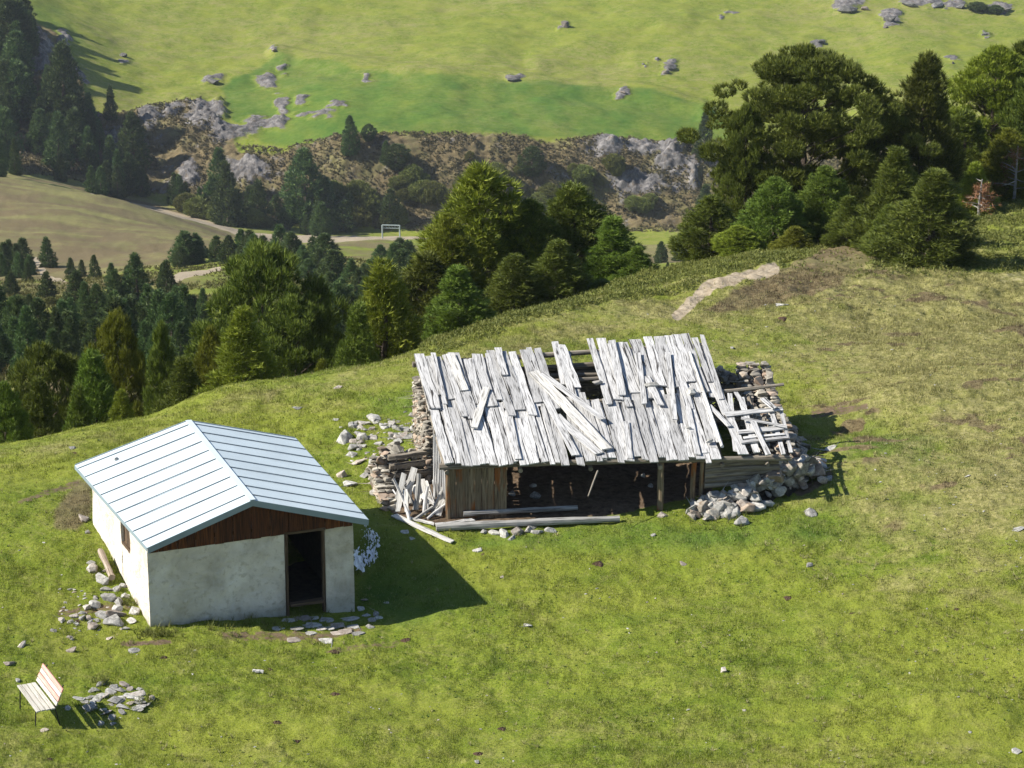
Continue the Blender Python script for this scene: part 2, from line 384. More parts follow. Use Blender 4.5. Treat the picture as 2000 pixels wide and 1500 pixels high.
def mat_wood(name, c_dark, c_mid, c_light, crack=0.35, stain=None):
    m, nt, b = newmat(name); g = NT(nt)
    uv = g.n('ShaderNodeTexCoord').outputs['UV']; rnd = g.n('ShaderNodeNewGeometry').outputs['Random Per Island']
    v = g.scalev(uv, (34, 1.6, 1)); fine = g.noise(v, 1.0, 6, 0.65, 0.6)
    v2 = g.scalev(uv, (11, 0.45, 1)); wide = g.noise(v2, 1.0, 4, 0.6, 0.9)
    c = g.ramp(fine, [(0.33, c_dark), (0.47, c_mid), (0.72, c_light)])
    cr = g.ramp(wide, [(0.35, 0.0), (0.41, 1.0)])
    c = g.mix(g.math('MULTIPLY', g.math('SUBTRACT', 1.0, cr), crack), c, c_dark)
    vr = g.mapr(rnd, 0, 1, 0.72, 1.12)
    hs = g.n('ShaderNodeHueSaturation'); g.l(c, hs.inputs['Color']); g.l(vr, hs.inputs['Value']); c = hs.outputs[0]
    if stain:
        st = g.noise(g.scalev(uv, (2.5, 0.7, 1)), 1.0, 3, 0.6)
        c = g.mix(g.mapr(st, 0.50, 0.66), c, stain)
    g.l(c, b.inputs['Base Color']); b.inputs['Roughness'].default_value = 0.9
    hgt = g.math('ADD', g.math('MULTIPLY', fine, 0.6), g.math('MULTIPLY', cr, 0.8))
    g.bump(hgt, 0.7, 0.012, b)
    return m
M = {}
M['grey_wood'] = mat_wood('weathered silver wood', (0.05, 0.045, 0.041), (0.41, 0.40, 0.385), (0.66, 0.645, 0.625), 1.0)
M['pale_wood'] = mat_wood('bleached pale wood', (0.14, 0.125, 0.105), (0.50, 0.48, 0.44), (0.72, 0.70, 0.655), 0.55)
M['log_wood'] = mat_wood('grey barkless log', (0.06, 0.055, 0.05), (0.27, 0.26, 0.24), (0.44, 0.425, 0.40), 0.8)
M['old_wood'] = mat_wood('grey brown old wood', (0.05, 0.042, 0.035), (0.20, 0.17, 0.13), (0.36, 0.31, 0.25), 0.6)
M['wall_wood'] = mat_wood('weathered brown plank wall', (0.035, 0.026, 0.018), (0.17, 0.125, 0.075), (0.30, 0.24, 0.16), 0.5, (0.22, 0.075, 0.018))
M['gable_wood'] = mat_wood('red brown boards', (0.012, 0.006, 0.004), (0.060, 0.020, 0.008), (0.17, 0.060, 0.018), 0.7)
M['frame_wood'] = mat_wood('brown frame wood', (0.02, 0.013, 0.009), (0.075, 0.048, 0.028), (0.15, 0.105, 0.065), 0.5)
M['frame_pink'] = mat_wood('rotten pinkish wood', (0.08, 0.06, 0.045), (0.34, 0.27, 0.21), (0.52, 0.44, 0.36), 0.7)
M['white_slat'] = mat_wood('worn white painted slat', (0.24, 0.21, 0.165), (0.43, 0.41, 0.355), (0.52, 0.505, 0.455), 0.15)
M['red_slat'] = mat_wood('faded red painted slat', (0.42, 0.22, 0.18), (0.60, 0.27, 0.22), (0.66, 0.42, 0.36), 0.15)

def mat_stone(name, a, bcol, c, warm=0.3, scale=3.0):
    m, nt, b = newmat(name); g = NT(nt)
    pos = g.n('ShaderNodeTexCoord').outputs['Object']; rnd = g.n('ShaderNodeNewGeometry').outputs['Random Per Island']
    oi = g.n('ShaderNodeObjectInfo').outputs['Random']
    n1 = g.noise(pos, scale, 6, 0.62, 0.3); n2 = g.noise(pos, scale*5, 4, 0.6)
    c1 = g.ramp(n1, [(0.30, a), (0.52, bcol), (0.75, c)])
    c1 = g.mix(g.mapr(n2, 0.56, 0.72, 0, 0.55), c1, (0.50, 0.48, 0.43))
    rr = g.math('FRACT', g.math('ADD', rnd, oi))
    c1 = g.mix(g.mapr(rr, 0.62, 0.95, 0, warm), c1, (0.36, 0.22, 0.14))
    hs = g.n('ShaderNodeHueSaturation'); g.l(c1, hs.inputs['Color']); g.l(g.mapr(g.math('FRACT', g.math('MULTIPLY', rr, 7.3)), 0, 1, 0.68, 1.25), hs.inputs['Value'])
    g.l(hs.outputs[0], b.inputs['Base Color'])
    g.bump(g.math('ADD', n1, g.math('MULTIPLY', n2, 0.5)), 0.7, 0.02, b)
    return m
M['stone'] = mat_stone('grey gneiss', (0.14, 0.135, 0.122), (0.32, 0.308, 0.28), (0.52, 0.50, 0.455))
M['wall_stone'] = mat_stone('lichened wall stone', (0.12, 0.105, 0.085), (0.29, 0.26, 0.21), (0.46, 0.43, 0.36), 0.45)
M['far_stone'] = mat_stone('far boulder rock', (0.05, 0.05, 0.045), (0.12, 0.115, 0.105), (0.22, 0.21, 0.195), 0.2, 0.8)

def mat_plain(name, col, rough=0.6, metal=0.0, nscale=6.0, var=0.15, bump=0.0):
    m, nt, b = newmat(name); g = NT(nt)
    pos = g.n('ShaderNodeTexCoord').outputs['Object']
    n = g.noise(pos, nscale, 5, 0.6)
    lo = tuple(x*(1-var) for x in col); hi = tuple(min(1, x*(1+var)) for x in col)
    g.l(g.ramp(n, [(0.3, lo), (0.7, hi)]), b.inputs['Base Color'])
    b.inputs['Roughness'].default_value = rough; b.inputs['Metallic'].default_value = metal
    if bump: g.bump(n, bump, 0.02, b)
    return m
M['roof_sheet'] = mat_plain('pale blue coated sheet metal', (0.47, 0.535, 0.56), 0.5, 0.0, 0.9, 0.07)
M['roof_seam'] = mat_plain('weathered seam edge', (0.17, 0.20, 0.22), 0.6, 0, 5, 0.2)
M['fascia'] = mat_plain('grey blue flashing', (0.20, 0.25, 0.275), 0.5, 0, 2, 0.12)
M['iron'] = mat_plain('dark iron', (0.025, 0.024, 0.023), 0.6, 0.3)
M['plastic'] = mat_plain('crumpled white plastic', (0.84, 0.84, 0.84), 0.4, 0, 8, 0.1, 0.3)
M['dung'] = mat_plain('dry dung', (0.060, 0.036, 0.022), 0.95, 0, 14, 0.5, 0.8)
M['earth_and_shade'] = mat_plain('dark earth and doorway shade', (0.028, 0.022, 0.016), 0.95, 0, 7, 0.5, 0.8)  # floor and mound earth, also the painted shade inside the hut doorway
M['gantry'] = mat_plain('pale galvanised tube', (0.30, 0.35, 0.33), 0.5, 0.0, 2, 0.1)

def mat_plaster():
    m, nt, b = newmat('rough lime plaster'); g = NT(nt)
    pos = g.n('ShaderNodeTexCoord').outputs['Object']
    n1 = g.noise(pos, 0.9, 5, 0.6, 0.4); n2 = g.noise(pos, 7, 6, 0.65); n3 = g.noise(g.scalev(pos, (3, 3, 0.5)), 1.5, 4, 0.6)
    c = g.ramp(n1, [(0.32, (0.42, 0.37, 0.30)), (0.47, (0.60, 0.54, 0.455)), (0.66, (0.74, 0.68, 0.59))])
    c = g.mix(g.mapr(n2, 0.52, 0.66, 0, 0.65), c, (0.40, 0.345, 0.27))
    c = g.mix(g.mapr(n3, 0.55, 0.75, 0, 0.35), c, (0.62, 0.60, 0.56))
    z = g.n('ShaderNodeSeparateXYZ'); g.l(pos, z.inputs[0])
    low = g.math('ADD', z.outputs[2], g.math('MULTIPLY', n2, -0.5))
    c = g.mix(g.mapr(low, -0.25, 0.10, 0.5, 0.0), c, (0.22, 0.21, 0.15))
    g.l(c, b.inputs['Base Color']); b.inputs['Roughness'].default_value = 0.95
    g.bump(g.math('ADD', n1, g.math('MULTIPLY', n2, 0.8)), 1.0, 0.07, b)
    return m
M['plaster'] = mat_plaster()

# ---- ground colours, shared by the ground sheet and the grass that grows on it
def ground_colour(g, pos, a1, a2):
    s1 = g.n('ShaderNodeSeparateColor'); g.l(a1, s1.inputs[0])   # R rock, G lush field, B heath/brown
    s2 = g.n('ShaderNodeSeparateColor'); g.l(a2, s2.inputs[0])   # R path, G dirt and painted shadow band, B dry
    nb = g.noise(pos, 0.16, 4, 0.55); nm = g.noise(pos, 0.9, 5, 0.65, 0.5); nf = g.noise(pos, 5.5, 4, 0.65)
    pf = g.noise(g.scalev(pos, (0.05, 0.09, 0.3)), 1.0, 6, 0.62, 0.4)
    green = g.ramp(nm, [(0.26, (0.090, 0.130, 0.014)), (0.44, (0.132, 0.168, 0.018)), (0.58, (0.165, 0.192, 0.026)), (0.76, (0.205, 0.212, 0.048))])
    n4 = g.noise(pos, 13.0, 3, 0.7); n5 = g.noise(pos, 2.6, 4, 0.7, 1.0)
    green = g.mix(g.mapr(n4, 0.46, 0.60, 0, 0.45), green, (0.045, 0.075, 0.010))
    green = g.mix(g.mapr(n5, 0.50, 0.68, 0, 0.34), green, (0.26, 0.235, 0.090))
    green = g.mix(g.mapr(nb, 0.42, 0.62, 0, 0.50), green, (0.196, 0.210, 0.030))
    dryc = g.ramp(nf, [(0.28, (0.105, 0.105, 0.028)), (0.5, (0.220, 0.200, 0.075)), (0.75, (0.35, 0.305, 0.145))])
    dfac = g.mapr(g.math('ADD', s2.outputs[2], g.math('MULTIPLY', g.math('SUBTRACT', nm, 0.5), 1.3)), 0.22, 0.85, 0, 0.92)
    dryc = g.mix(g.mapr(n4, 0.45, 0.62, 0, 0.5), dryc, (0.105, 0.105, 0.035))
    c = g.mix(dfac, green, dryc)
    # lush field on the far slope
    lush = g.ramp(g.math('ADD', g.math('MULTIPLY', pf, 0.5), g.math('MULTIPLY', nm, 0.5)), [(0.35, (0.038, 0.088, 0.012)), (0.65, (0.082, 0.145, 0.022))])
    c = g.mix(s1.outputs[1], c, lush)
    heath = g.ramp(nf, [(0.25, (0.058, 0.042, 0.022)), (0.5, (0.130, 0.100, 0.052)), (0.75, (0.20, 0.162, 0.085))])
    hb = g.noise(g.scalev(pos, (0.09, 0.09, 0.09)), 1.0, 6, 0.7)
    heath = g.mix(g.mapr(hb, 0.46, 0.62, 0, 0.75), heath, (0.150, 0.140, 0.055))
    c = g.mix(g.mapr(g.math('ADD', s1.outputs[2], g.math('MULTIPLY', g.math('SUBTRACT', nm, 0.5), 0.5)), 0.25, 0.7), c, heath)
    dirt_shade = g.ramp(nf, [(0.3, (0.055, 0.036, 0.022)), (0.7, (0.165, 0.118, 0.078))])
    c = g.mix(g.mapr(g.math('ADD', s2.outputs[1], g.math('MULTIPLY', g.math('SUBTRACT', nf, 0.5), 0.9)), 0.35, 0.65), c, dirt_shade)
    path = g.ramp(nf, [(0.3, (0.20, 0.155, 0.10)), (0.7, (0.38, 0.32, 0.235))])
    c = g.mix(g.mapr(g.math('ADD', s2.outputs[0], g.math('MULTIPLY', g.math('SUBTRACT', nf, 0.5), 0.35)), 0.38, 0.62), c, path)
    return c, s1, s2, nm, nf
def mat_ground():
    m, nt, b = newmat('alpine ground'); g = NT(nt)
    pos = g.n('ShaderNodeNewGeometry').outputs['Position']
    a1 = g.n('ShaderNodeAttribute', attribute_name='cover_a').outputs['Color']
    a2 = g.n('ShaderNodeAttribute', attribute_name='cover_b').outputs['Color']
    c, s1, s2, nm, nf = ground_colour(g, pos, a1, a2)
    # bare rock
    r1 = g.noise(g.scalev(pos, (0.28, 0.28, 0.12)), 1.0, 7, 0.68, 0.7); r2 = g.noise(pos, 0.9, 5, 0.7)
    r3 = g.noise(g.scalev(pos, (0.9, 0.9, 0.35)), 1.0, 5, 0.7, 1.0)
    rock = g.ramp(g.math('ADD', g.math('MULTIPLY', r1, 0.5), g.math('MULTIPLY', r3, 0.5)), [(0.36, (0.045, 0.042, 0.042)), (0.50, (0.13, 0.122, 0.118)), (0.64, (0.27, 0.25, 0.235))])
    rock = g.mix(g.mapr(r2, 0.52, 0.68, 0, 0.7), rock, (0.13, 0.095, 0.06))
    veg = g.noise(g.scalev(pos, (0.16, 0.16, 0.16)), 1.0, 7, 0.66)
    rf = g.math('ADD', s1.outputs[0], g.math('MULTIPLY', g.math('SUBTRACT', veg, 0.5), 1.6))
    c = g.mix(g.mapr(rf, 0.40, 0.62), c, rock)
    g.l(c, b.inputs['Base Color']); b.inputs['Roughness'].default_value = 0.95
    b.inputs['Specular IOR Level'].default_value = 0.1
    far = g.math('MULTIPLY', r1, g.math('MULTIPLY', s1.outputs[0], 6.0))
    g.bump(g.math('ADD', g.math('ADD', g.math('MULTIPLY', nf, 0.5), g.math('MULTIPLY', nm, 0.5)), far), 0.7, 0.16, b)
    return m
M['ground'] = mat_ground()
def mat_grass():
    m, nt, b = newmat('grass blades'); g = NT(nt)
    pos = g.n('ShaderNodeNewGeometry').outputs['Position']; rnd = g.n('ShaderNodeNewGeometry').outputs['Random Per Island']
    a1 = g.n('ShaderNodeAttribute', attribute_name='cover_a').outputs['Color']
    a2 = g.n('ShaderNodeAttribute', attribute_name='cover_b').outputs['Color']
    c, s1, s2, nm, nf = ground_colour(g, pos, a1, a2)
    c = g.mix(g.mapr(rnd, 0.78, 1.0, 0, 0.6), c, (0.36, 0.32, 0.16))
    hs = g.n('ShaderNodeHueSaturation'); g.l(c, hs.inputs['Color']); g.l(g.mapr(rnd, 0, 1, 0.95, 1.5), hs.inputs['Value'])
    g.l(hs.outputs[0], b.inputs['Base Color']); b.inputs['Roughness'].default_value = 0.7
    tr = g.n('ShaderNodeBsdfTranslucent'); g.l(hs.outputs[0], tr.inputs[0])
    mx = g.n('ShaderNodeMixShader'); mx.inputs[0].default_value = 0.35
    out = [n for n in nt.nodes if n.type == 'OUTPUT_MATERIAL'][0]
    g.l(b.outputs[0], mx.inputs[1]); g.l(tr.outputs[0], mx.inputs[2]); g.l(mx.outputs[0], out.inputs[0])
    return m
M['grass'] = mat_grass()
def mat_leaf(name, dark, mid, light, trans=0.14):
    m, nt, b = newmat(name); g = NT(nt)
    obc = g.n('ShaderNodeTexCoord').outputs['Object']; rnd = g.n('ShaderNodeNewGeometry').outputs['Random Per Island']
    oi = g.n('ShaderNodeObjectInfo').outputs['Random']
    n = g.noise(obc, 1.6, 4, 0.7)
    f = g.math('ADD', g.math('MULTIPLY', n, 0.75), g.math('MULTIPLY', rnd, 0.30))
    c = g.ramp(f, [(0.25, dark), (0.5, mid), (0.75, light)])
    hs = g.n('ShaderNodeHueSaturation'); g.l(c, hs.inputs['Color']); g.l(g.mapr(oi, 0, 1, 0.75, 1.2), hs.inputs['Value'])
    g.l(g.mapr(oi, 0, 1, 0.485, 0.515), hs.inputs['Hue'])
    g.l(hs.outputs[0], b.inputs['Base Color']); b.inputs['Roughness'].default_value = 0.6
    tr = g.n('ShaderNodeBsdfTranslucent'); g.l(hs.outputs[0], tr.inputs[0])
    mx = g.n('ShaderNodeMixShader'); mx.inputs[0].default_value = trans
    out = [x for x in nt.nodes if x.type == 'OUTPUT_MATERIAL'][0]
    g.l(b.outputs[0], mx.inputs[1]); g.l(tr.outputs[0], mx.inputs[2]); g.l(mx.outputs[0], out.inputs[0])
    return m
M['pine_olive'] = mat_leaf('olive stone pine needles', (0.045, 0.060, 0.007), (0.165, 0.195, 0.016), (0.280, 0.300, 0.032))
M['pine_green'] = mat_leaf('green stone pine needles', (0.030, 0.050, 0.008), (0.118, 0.165, 0.020), (0.215, 0.265, 0.038))
M['pine_dark'] = mat_leaf('dark stone pine needles', (0.026, 0.038, 0.008), (0.096, 0.122, 0.015), (0.190, 0.215, 0.030))
M['far_needles'] = mat_leaf('far forest needles', (0.018, 0.040, 0.017), (0.066, 0.108, 0.030), (0.135, 0.185, 0.044))
M['larch_leaf'] = mat_leaf('yellow green shrub leaves', (0.075, 0.095, 0.020), (0.145, 0.165, 0.035), (0.22, 0.225, 0.06))
M['juniper'] = mat_leaf('juniper and bilberry', (0.060, 0.072, 0.014), (0.125, 0.130, 0.026), (0.19, 0.175, 0.050))
M['scrub'] = mat_leaf('autumn scrub', (0.075, 0.068, 0.030), (0.140, 0.122, 0.054), (0.20, 0.17, 0.085))
M['red_needles'] = mat_leaf('dead rusty needles', (0.09, 0.035, 0.018), (0.18, 0.075, 0.040), (0.27, 0.13, 0.075))
M['straw'] = mat_leaf('dry straw grass', (0.16, 0.14, 0.06), (0.28, 0.25, 0.11), (0.42, 0.37, 0.20))
M['weed'] = mat_leaf('dark meadow weeds', (0.035, 0.06, 0.012), (0.06, 0.10, 0.016), (0.10, 0.15, 0.025))
M['bark'] = mat_plain('pine bark', (0.085, 0.065, 0.05), 0.95, 0, 5, 0.4, 0.8)
M['dead_wood'] = mat_plain('bleached dead trunk', (0.27, 0.25, 0.22), 0.9, 0, 5, 0.3, 0.5)

# ------------------------------------------------------------------ the ground sheet
def cover(px, py, X, Y):        # what grows or lies where (world areas, given through photo coordinates)
    a = np.zeros(px.shape + (3,)); b = np.zeros(px.shape + (3,))
    far = (Y > 600).astype(float); near = (Y < 98).astype(float); midn = ((Y > 86) & (Y < 150)).astype(float); mid = ((Y >= 150) & (Y < 640)).astype(float)
    has_far = bool(far.any()); pm = poly_mask; lm_ = line_mask; zero = np.zeros(px.shape)
    rk = zero.copy(); cl = zero
    if has_far:
        wx = px + 14*fbm(X/3.5, Y/3, 141, 3); wy = py + 9*fbm(X/3.5, Y/3, 142, 3)
        cl = poly_mask(px, py, CLIFF, 10); rk = cl * 0.35
        for (rx, ry, rw, rh, hh) in ROCKS:
            m = np.exp(-((wx-rx)/rw)**4 - ((wy-ry)/(rh))**4); rk = np.maximum(rk, m*0.85)
    green_ledges = zero
    if has_far:
        green_ledges = np.maximum(poly_mask(px, py, [(455,285),(560,262),(600,240),(690,235),(700,262),(600,285),(540,312),(470,305)], 8), poly_mask(px, py, [(330,180),(480,140),(520,200),(560,230),(480,225),(400,200),(300,205)], 8))
        rk = rk * (1 - 0.5*green_ledges)
        a[..., 0] = rk * far
        wpx = px + far*16*fbm(X/6, Y/9, 151, 3); wpy = py + far*7*fbm(X/6, Y/9, 152, 3)
        lush = poly_mask(wpx, wpy, [(430,175),(545,105),(700,132),(860,148),(1050,158),(1200,168),(1300,185),(1430,225),(1450,290),(1200,268),(1000,258),(760,258),(640,290),(520,285),(470,240)], 5)
        lush = np.maximum(lush, 0.7*poly_mask(px, py, [(60,0),(110,0),(160,70),(120,90),(70,60)], 10))
        lush = np.maximum(lush, 0.9*poly_mask(px, py, [(1225,255),(1270,255),(1262,300),(1240,300)], 8))
        lush = lush * (0.70 + 0.55*fbm(X/9, Y/12, 91, 4, .65))
        a[..., 1] = np.clip(lush, 0, 1) * far * (1 - np.clip(rk*1.4, 0, 1))
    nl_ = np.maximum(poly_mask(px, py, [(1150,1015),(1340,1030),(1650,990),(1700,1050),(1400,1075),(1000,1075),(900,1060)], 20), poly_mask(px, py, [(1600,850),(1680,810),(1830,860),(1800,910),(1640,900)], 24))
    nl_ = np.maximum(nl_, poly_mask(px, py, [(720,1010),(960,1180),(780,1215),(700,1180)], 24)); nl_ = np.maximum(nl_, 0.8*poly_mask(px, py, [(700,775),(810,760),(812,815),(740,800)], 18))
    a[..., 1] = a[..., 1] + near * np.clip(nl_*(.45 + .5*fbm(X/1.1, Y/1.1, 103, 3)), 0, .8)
    br = 0.75*cl*far*(1-green_ledges)
    slope = poly_mask(px, py, [(-1300,300),(-100,340),(0,340),(100,352),(300,395),(490,462),(400,500),(280,520),(90,545),(-100,550),(-1300,600)], 8) * (Y > 300)
    streak = 0.78 + 0.22*poly_mask(px, py, [(-100,455),(120,462),(300,505),(290,520),(100,540),(-100,540)], 10) + 0.35*line_mask(px, py, [(210,465),(300,475)], 4, 8)
    br = np.maximum(br, slope * streak * (0.8+0.6*fbm(X/20, Y/7, 93, 3)))
    br = np.maximum(br, mid * (1-slope) * (0.50 + 0.5*fbm(X/16, Y/20, 95, 3)))
    wq = 12*fbm(X/1.8, Y/1.8, 161, 3)
    br = np.maximum(br, 0.95*midn * poly_mask(px + wq*.6, py + wq*.3, [(1372,614),(1440,572),(1530,526),(1620,484),(1700,464),(1728,500),(1665,546),(1580,582),(1500,602),(1410,616)], 9))
    br = np.maximum(br, midn * sstep(780, 900, px) * 0.28)
    # worn brown bank behind the small hut
    br = np.maximum(br, near*0.8*poly_mask(px, py, [(105,1000),(150,930),(180,940),(180,1005),(150,1040),(105,1035)], 14))
    a[..., 2] = br
    tb = near * np.clip(.10 + 1.0*sstep(1450, 1700, px)*(1-sstep(1080, 1350, py)), 0, 1) * sstep(.10, .42, fbm(X/.75, Y/.55, 171, 3)) * sstep(-.25, .25, fbm(X/3, Y/2.4, 173, 2))
    br = np.maximum(br, .80*tb)
    a[..., 2] = br
    # paths and gravel
    p = far*0 + (Y > 560) * line_mask(px, py, [(180,385),(300,408),(420,440),(490,461),(640,468),(840,468)], 2.5, 4)
    p = np.maximum(p, (Y > 560)*0.9*line_mask(px, py, [(640,468),(830,469)], 3.5, 4))
    p = np.maximum(p, mid*line_mask(px, py, [(320,556),(360,536),(426,518)], 4.5, 4))
    p = np.maximum(p, mid*0.9*line_mask(px, py, [(70,505),(90,535),(130,548)], 3, 6))
    p = np.maximum(p, mid*line_mask(px, py, [(-60,640),(20,642),(60,634),(110,622)], 7, 6))
    p = np.maximum(p, midn*(1-near*0.0)*line_mask(px, py, [(1322,622),(1350,596),(1372,573),(1420,553),(1470,540),(1512,529)], 5, 11))
    tan_ = mid*poly_mask(px, py, [(1245,510),(1250,465),(1330,450),(1345,505)], 8)
    p = np.maximum(p, near*0.42*line_mask(px, py, [(1960,560),(2010,545)], 8, 12))
    p = np.maximum(p, midn*0.26*line_mask(px, py, [(1930,545),(1975,510),(2010,490)], 10, 10))
    p = np.maximum(p, midn*0.36*poly_mask(px, py, [(940,672),(980,652),(1040,648),(1035,668),(975,680)], 12))
    b[..., 0] = p
    d = np.zeros(px.shape)
    d = np.maximum(d, near*0.9*poly_mask(px, py, [(735,960),(880,905),(1400,880),(1390,965),(1210,1005),(860,1030),(770,1010)], 6))
    d = np.maximum(d, near*0.55*line_mask(px, py, [(440,1245),(520,1243),(620,1245),(700,1225)], 4, 14))
    d = np.maximum(d, near*0.50*line_mask(px, py, [(640,1270),(790,1250)], 2, 10))
    d = np.maximum(d, near*0.65*line_mask(px, py, [(240,1258),(330,1260)], 3, 8))
    d = np.maximum(d, near*0.55*line_mask(px, py, [(40,985),(90,965),(150,940)], 2, 10))
    d = np.maximum(d, near*0.6*line_mask(px, py, [(1590,800),(1690,796)], 4, 8))  # shadow band along the small bank, painted as dark ground colour
    d = np.maximum(d, near*0.65*line_mask(px, py, [(1560,965),(1620,940)], 5, 10))
    d = np.maximum(d, near*0.55*line_mask(px, py, [(120,1200),(250,1185)], 4, 16))
    b[..., 1] = d
    dry = 0.10 + near*(0.58*sstep(1380, 1800, px)*(1-sstep(950, 1400, py)) + 0.36*sstep(900, 600, py) + 0.16*sstep(1300, 1500, py) + 0.22*fbm(X/3.4, Y/3.0, 101, 3) + 0.10*sstep(1550, 1800, px)*(1-sstep(900, 1150, py)))
    dry = dry - near*0.25*np.exp(-((px-1750)/260.)**2 - ((py-850)/60.)**2)
    dry = dry + near*0.25*line_mask(px, py, [(0,895),(250,845),(500,775),(800,735),(1050,665),(1400,595),(1700,562),(2000,552)], 4, 34)
    dry = dry + far*(0.28 + 0.26*fbm(X/50, Y/40, 97, 4) + 0.26*fbm(X/9, Y/2.2, 98, 4, .65))
    dry = dry + 0.8*slope + .8*tan_ + midn*(1-near)*0.35
    b[..., 2] = np.clip(dry, 0, 1)
    return np.clip(a, 0, 1), np.clip(b, 0, 1)

def make_ground():
    pxs = np.concatenate([np.arange(-1300, -100, 30.0), np.arange(-100, 2100, 4.0), np.arange(2100, 3301, 30.0)])
    ys = np.concatenate([np.arange(20, 50, 1.0), np.arange(50, 98, 0.1), np.arange(98, 140, 0.3), np.geomspace(140, 600, 200)[:-1], np.arange(600, 678, 1.0), np.arange(678, 765, 0.22), np.arange(765, 850, 0.9), np.geomspace(850, 2300, 60)])
    PX, YY = np.meshgrid(pxs, ys, indexing='ij')
    Z, X, PY = full_z(PX, YY)
    GRID.update(px=pxs, y=ys, z=Z)
    n1, n2 = PX.shape
    co = np.stack([X, YY, Z], -1).reshape(-1, 3).astype(np.float32)
    i = np.arange(n1-1)[:, None]*n2 + np.arange(n2-1)[None, :]
    q = np.stack([i, i+n2, i+n2+1, i+1], -1).reshape(-1, 4)
    me = bpy.data.meshes.new('ground')
    me.vertices.add(len(co)); me.vertices.foreach_set('co', co.ravel())
    me.loops.add(q.size); me.loops.foreach_set('vertex_index', q.ravel().astype(np.int32))
    me.polygons.add(len(q)); me.polygons.foreach_set('loop_start', np.arange(0, q.size, 4, dtype=np.int32)); me.polygons.foreach_set('loop_total', np.full(len(q), 4, dtype=np.int32))
    me.polygons.foreach_set('use_smooth', np.ones(len(q), bool))
    a, b = cover(PX, PY, X, YY)
    for nm, arr in (('cover_a', a), ('cover_b', b)):
        at = me.color_attributes.new(nm, 'FLOAT_COLOR', 'POINT')
        at.data.foreach_set('color', np.concatenate([arr, np.ones(arr.shape[:-1]+(1,))], -1).astype(np.float32).ravel())
    me.materials.append(M['ground']); me.update(); me.validate()
    o = bpy.data.objects.new('ground', me); COL.objects.link(o); o['kind'] = 'structure'
    return o
make_ground()

def make_haze():
    m = bpy.data.materials.new('valley air'); m.use_nodes = True; nt = m.node_tree; nt.nodes.clear()
    o = nt.nodes.new('ShaderNodeOutputMaterial'); v = nt.nodes.new('ShaderNodeVolumePrincipled')
    v.inputs['Density'].default_value = HAZE; v.inputs['Color'].default_value = (0.80, 0.88, 1.0, 1); v.inputs['Anisotropy'].default_value = 0.0
    nt.links.new(v.outputs[0], o.inputs['Volume'])
    xs, ys, zs = (-1300, 1300), (-30, 2350), (-260, 175)
    V = [(x, y, z) for x in xs for y in ys for z in zs]
    Fc = [(0,1,3,2), (4,6,7,5), (0,4,5,1), (2,3,7,6), (0,2,6,4), (1,5,7,3)]
    me = bpy.data.meshes.new('haze'); me.from_pydata(V, [], Fc); me.materials.append(m); me.update()
    o = bpy.data.objects.new('haze', me); COL.objects.link(o); o['kind'] = 'stuff'; o['label'] = 'thin bluish air over the valley'; o['category'] = 'haze'
HAZE = 0.00005
make_haze()

# ------------------------------------------------------------------ the small plastered hut
ZE = -24.60
FL, FR, BL, BR = at_z(288, 1072, ZE), at_z(719, 1017, ZE), at_z(147, 911, ZE), at_z(577, 858, ZE)
FA, BA = at_z(493, 979, ZE + 0.80), at_z(368, 824, ZE + 0.84)
W0, W1 = at_y(294, 1226, 61.6), at_y(693, 1186, 63.4)
GZ0 = -26.85
ex = Vector((W1.x-W0.x, W1.y-W0.y, 0)); HW = ex.length; ex.normalize()
eyv = ((BL-FL) + (BR-FR)); eyv.z = 0; eyv.normalize()
HD = 5.35
inn = Vector((-ex.y, ex.x, 0))
def ray_wall(px, py, o, d):     # photo pixel onto a vertical plane through o along d
    n = Vector((-d.y, d.x, 0)); r = at_y(px, py, 50.0)
    return r * (o.dot(n) / r.dot(n))
hut = empty('plastered_hut', (W0.x, W0.y, -26.8))
tag(hut, 'small whitewashed plaster hut with pale blue sheet metal gable roof and open doorway', 'hut')
def wallbox(mb, a, b, zb0, zb1, zt0, zt1, th, nin, amp=0.022, cell=0.08):
    """upright wall piece from plan point a to b, uneven outer face, thickness th towards nin"""
    a = Vector((a.x, a.y, 0)); b = Vector((b.x, b.y, 0)); Ln = (b-a).length
    nu = max(2, int(Ln/cell)); nv = max(2, int((zt0-zb0)/cell)); V = []; Fc = []; sd = R.randint(0, 99)
    for i in range(nu+1):
        for j in range(nv+1):
            u = i/nu; v = j/nv; p = a.lerp(b, u); zb = zb0+(zb1-zb0)*u; zt = zt0+(zt1-zt0)*u; z = zb+(zt-zb)*v
            off = amp*float(fbm(u*Ln/0.35+sd, z/0.35, sd, 3)) if 0 < j < nv or True else 0
            off -= amp*0.5
            V.append(Vector((p.x, p.y, z)) - nin*off)
    K = len(V); s = nv+1
    for i in range(nu):
        for j in range(nv): Fc.append((i*s+j, (i+1)*s+j, (i+1)*s+j+1, i*s+j+1))
    per = [i*s for i in range(nu+1)] + [nu*s+j for j in range(1, nv+1)] + [i*s+nv for i in range(nu-1, -1, -1)] + [j for j in range(nv-1, 0, -1)]
    for q in per: V.append(V[q] + nin*th)
    m = len(per)
    for q in range(m):
        r = (q+1) % m; Fc.append((per[r], per[q], K+q, K+r))
    Fc.append(tuple(K+q for q in range(m-1, -1, -1)))
    mb.add(V, Fc)
def zat(px, py): return ray_wall(px, py, W0, ex).z
def along(px, py): p = ray_wall(px, py, W0, ex); return (p - W0).dot(ex)
D0, D1 = along(557, 1120), along(636, 1110)
PD0, PD1 = W0 + ex*D0, W0 + ex*D1
zt0, ztd0, ztd1, zt1 = zat(296, 1078), zat(557, 1041), zat(637, 1031), zat(692, 1023)
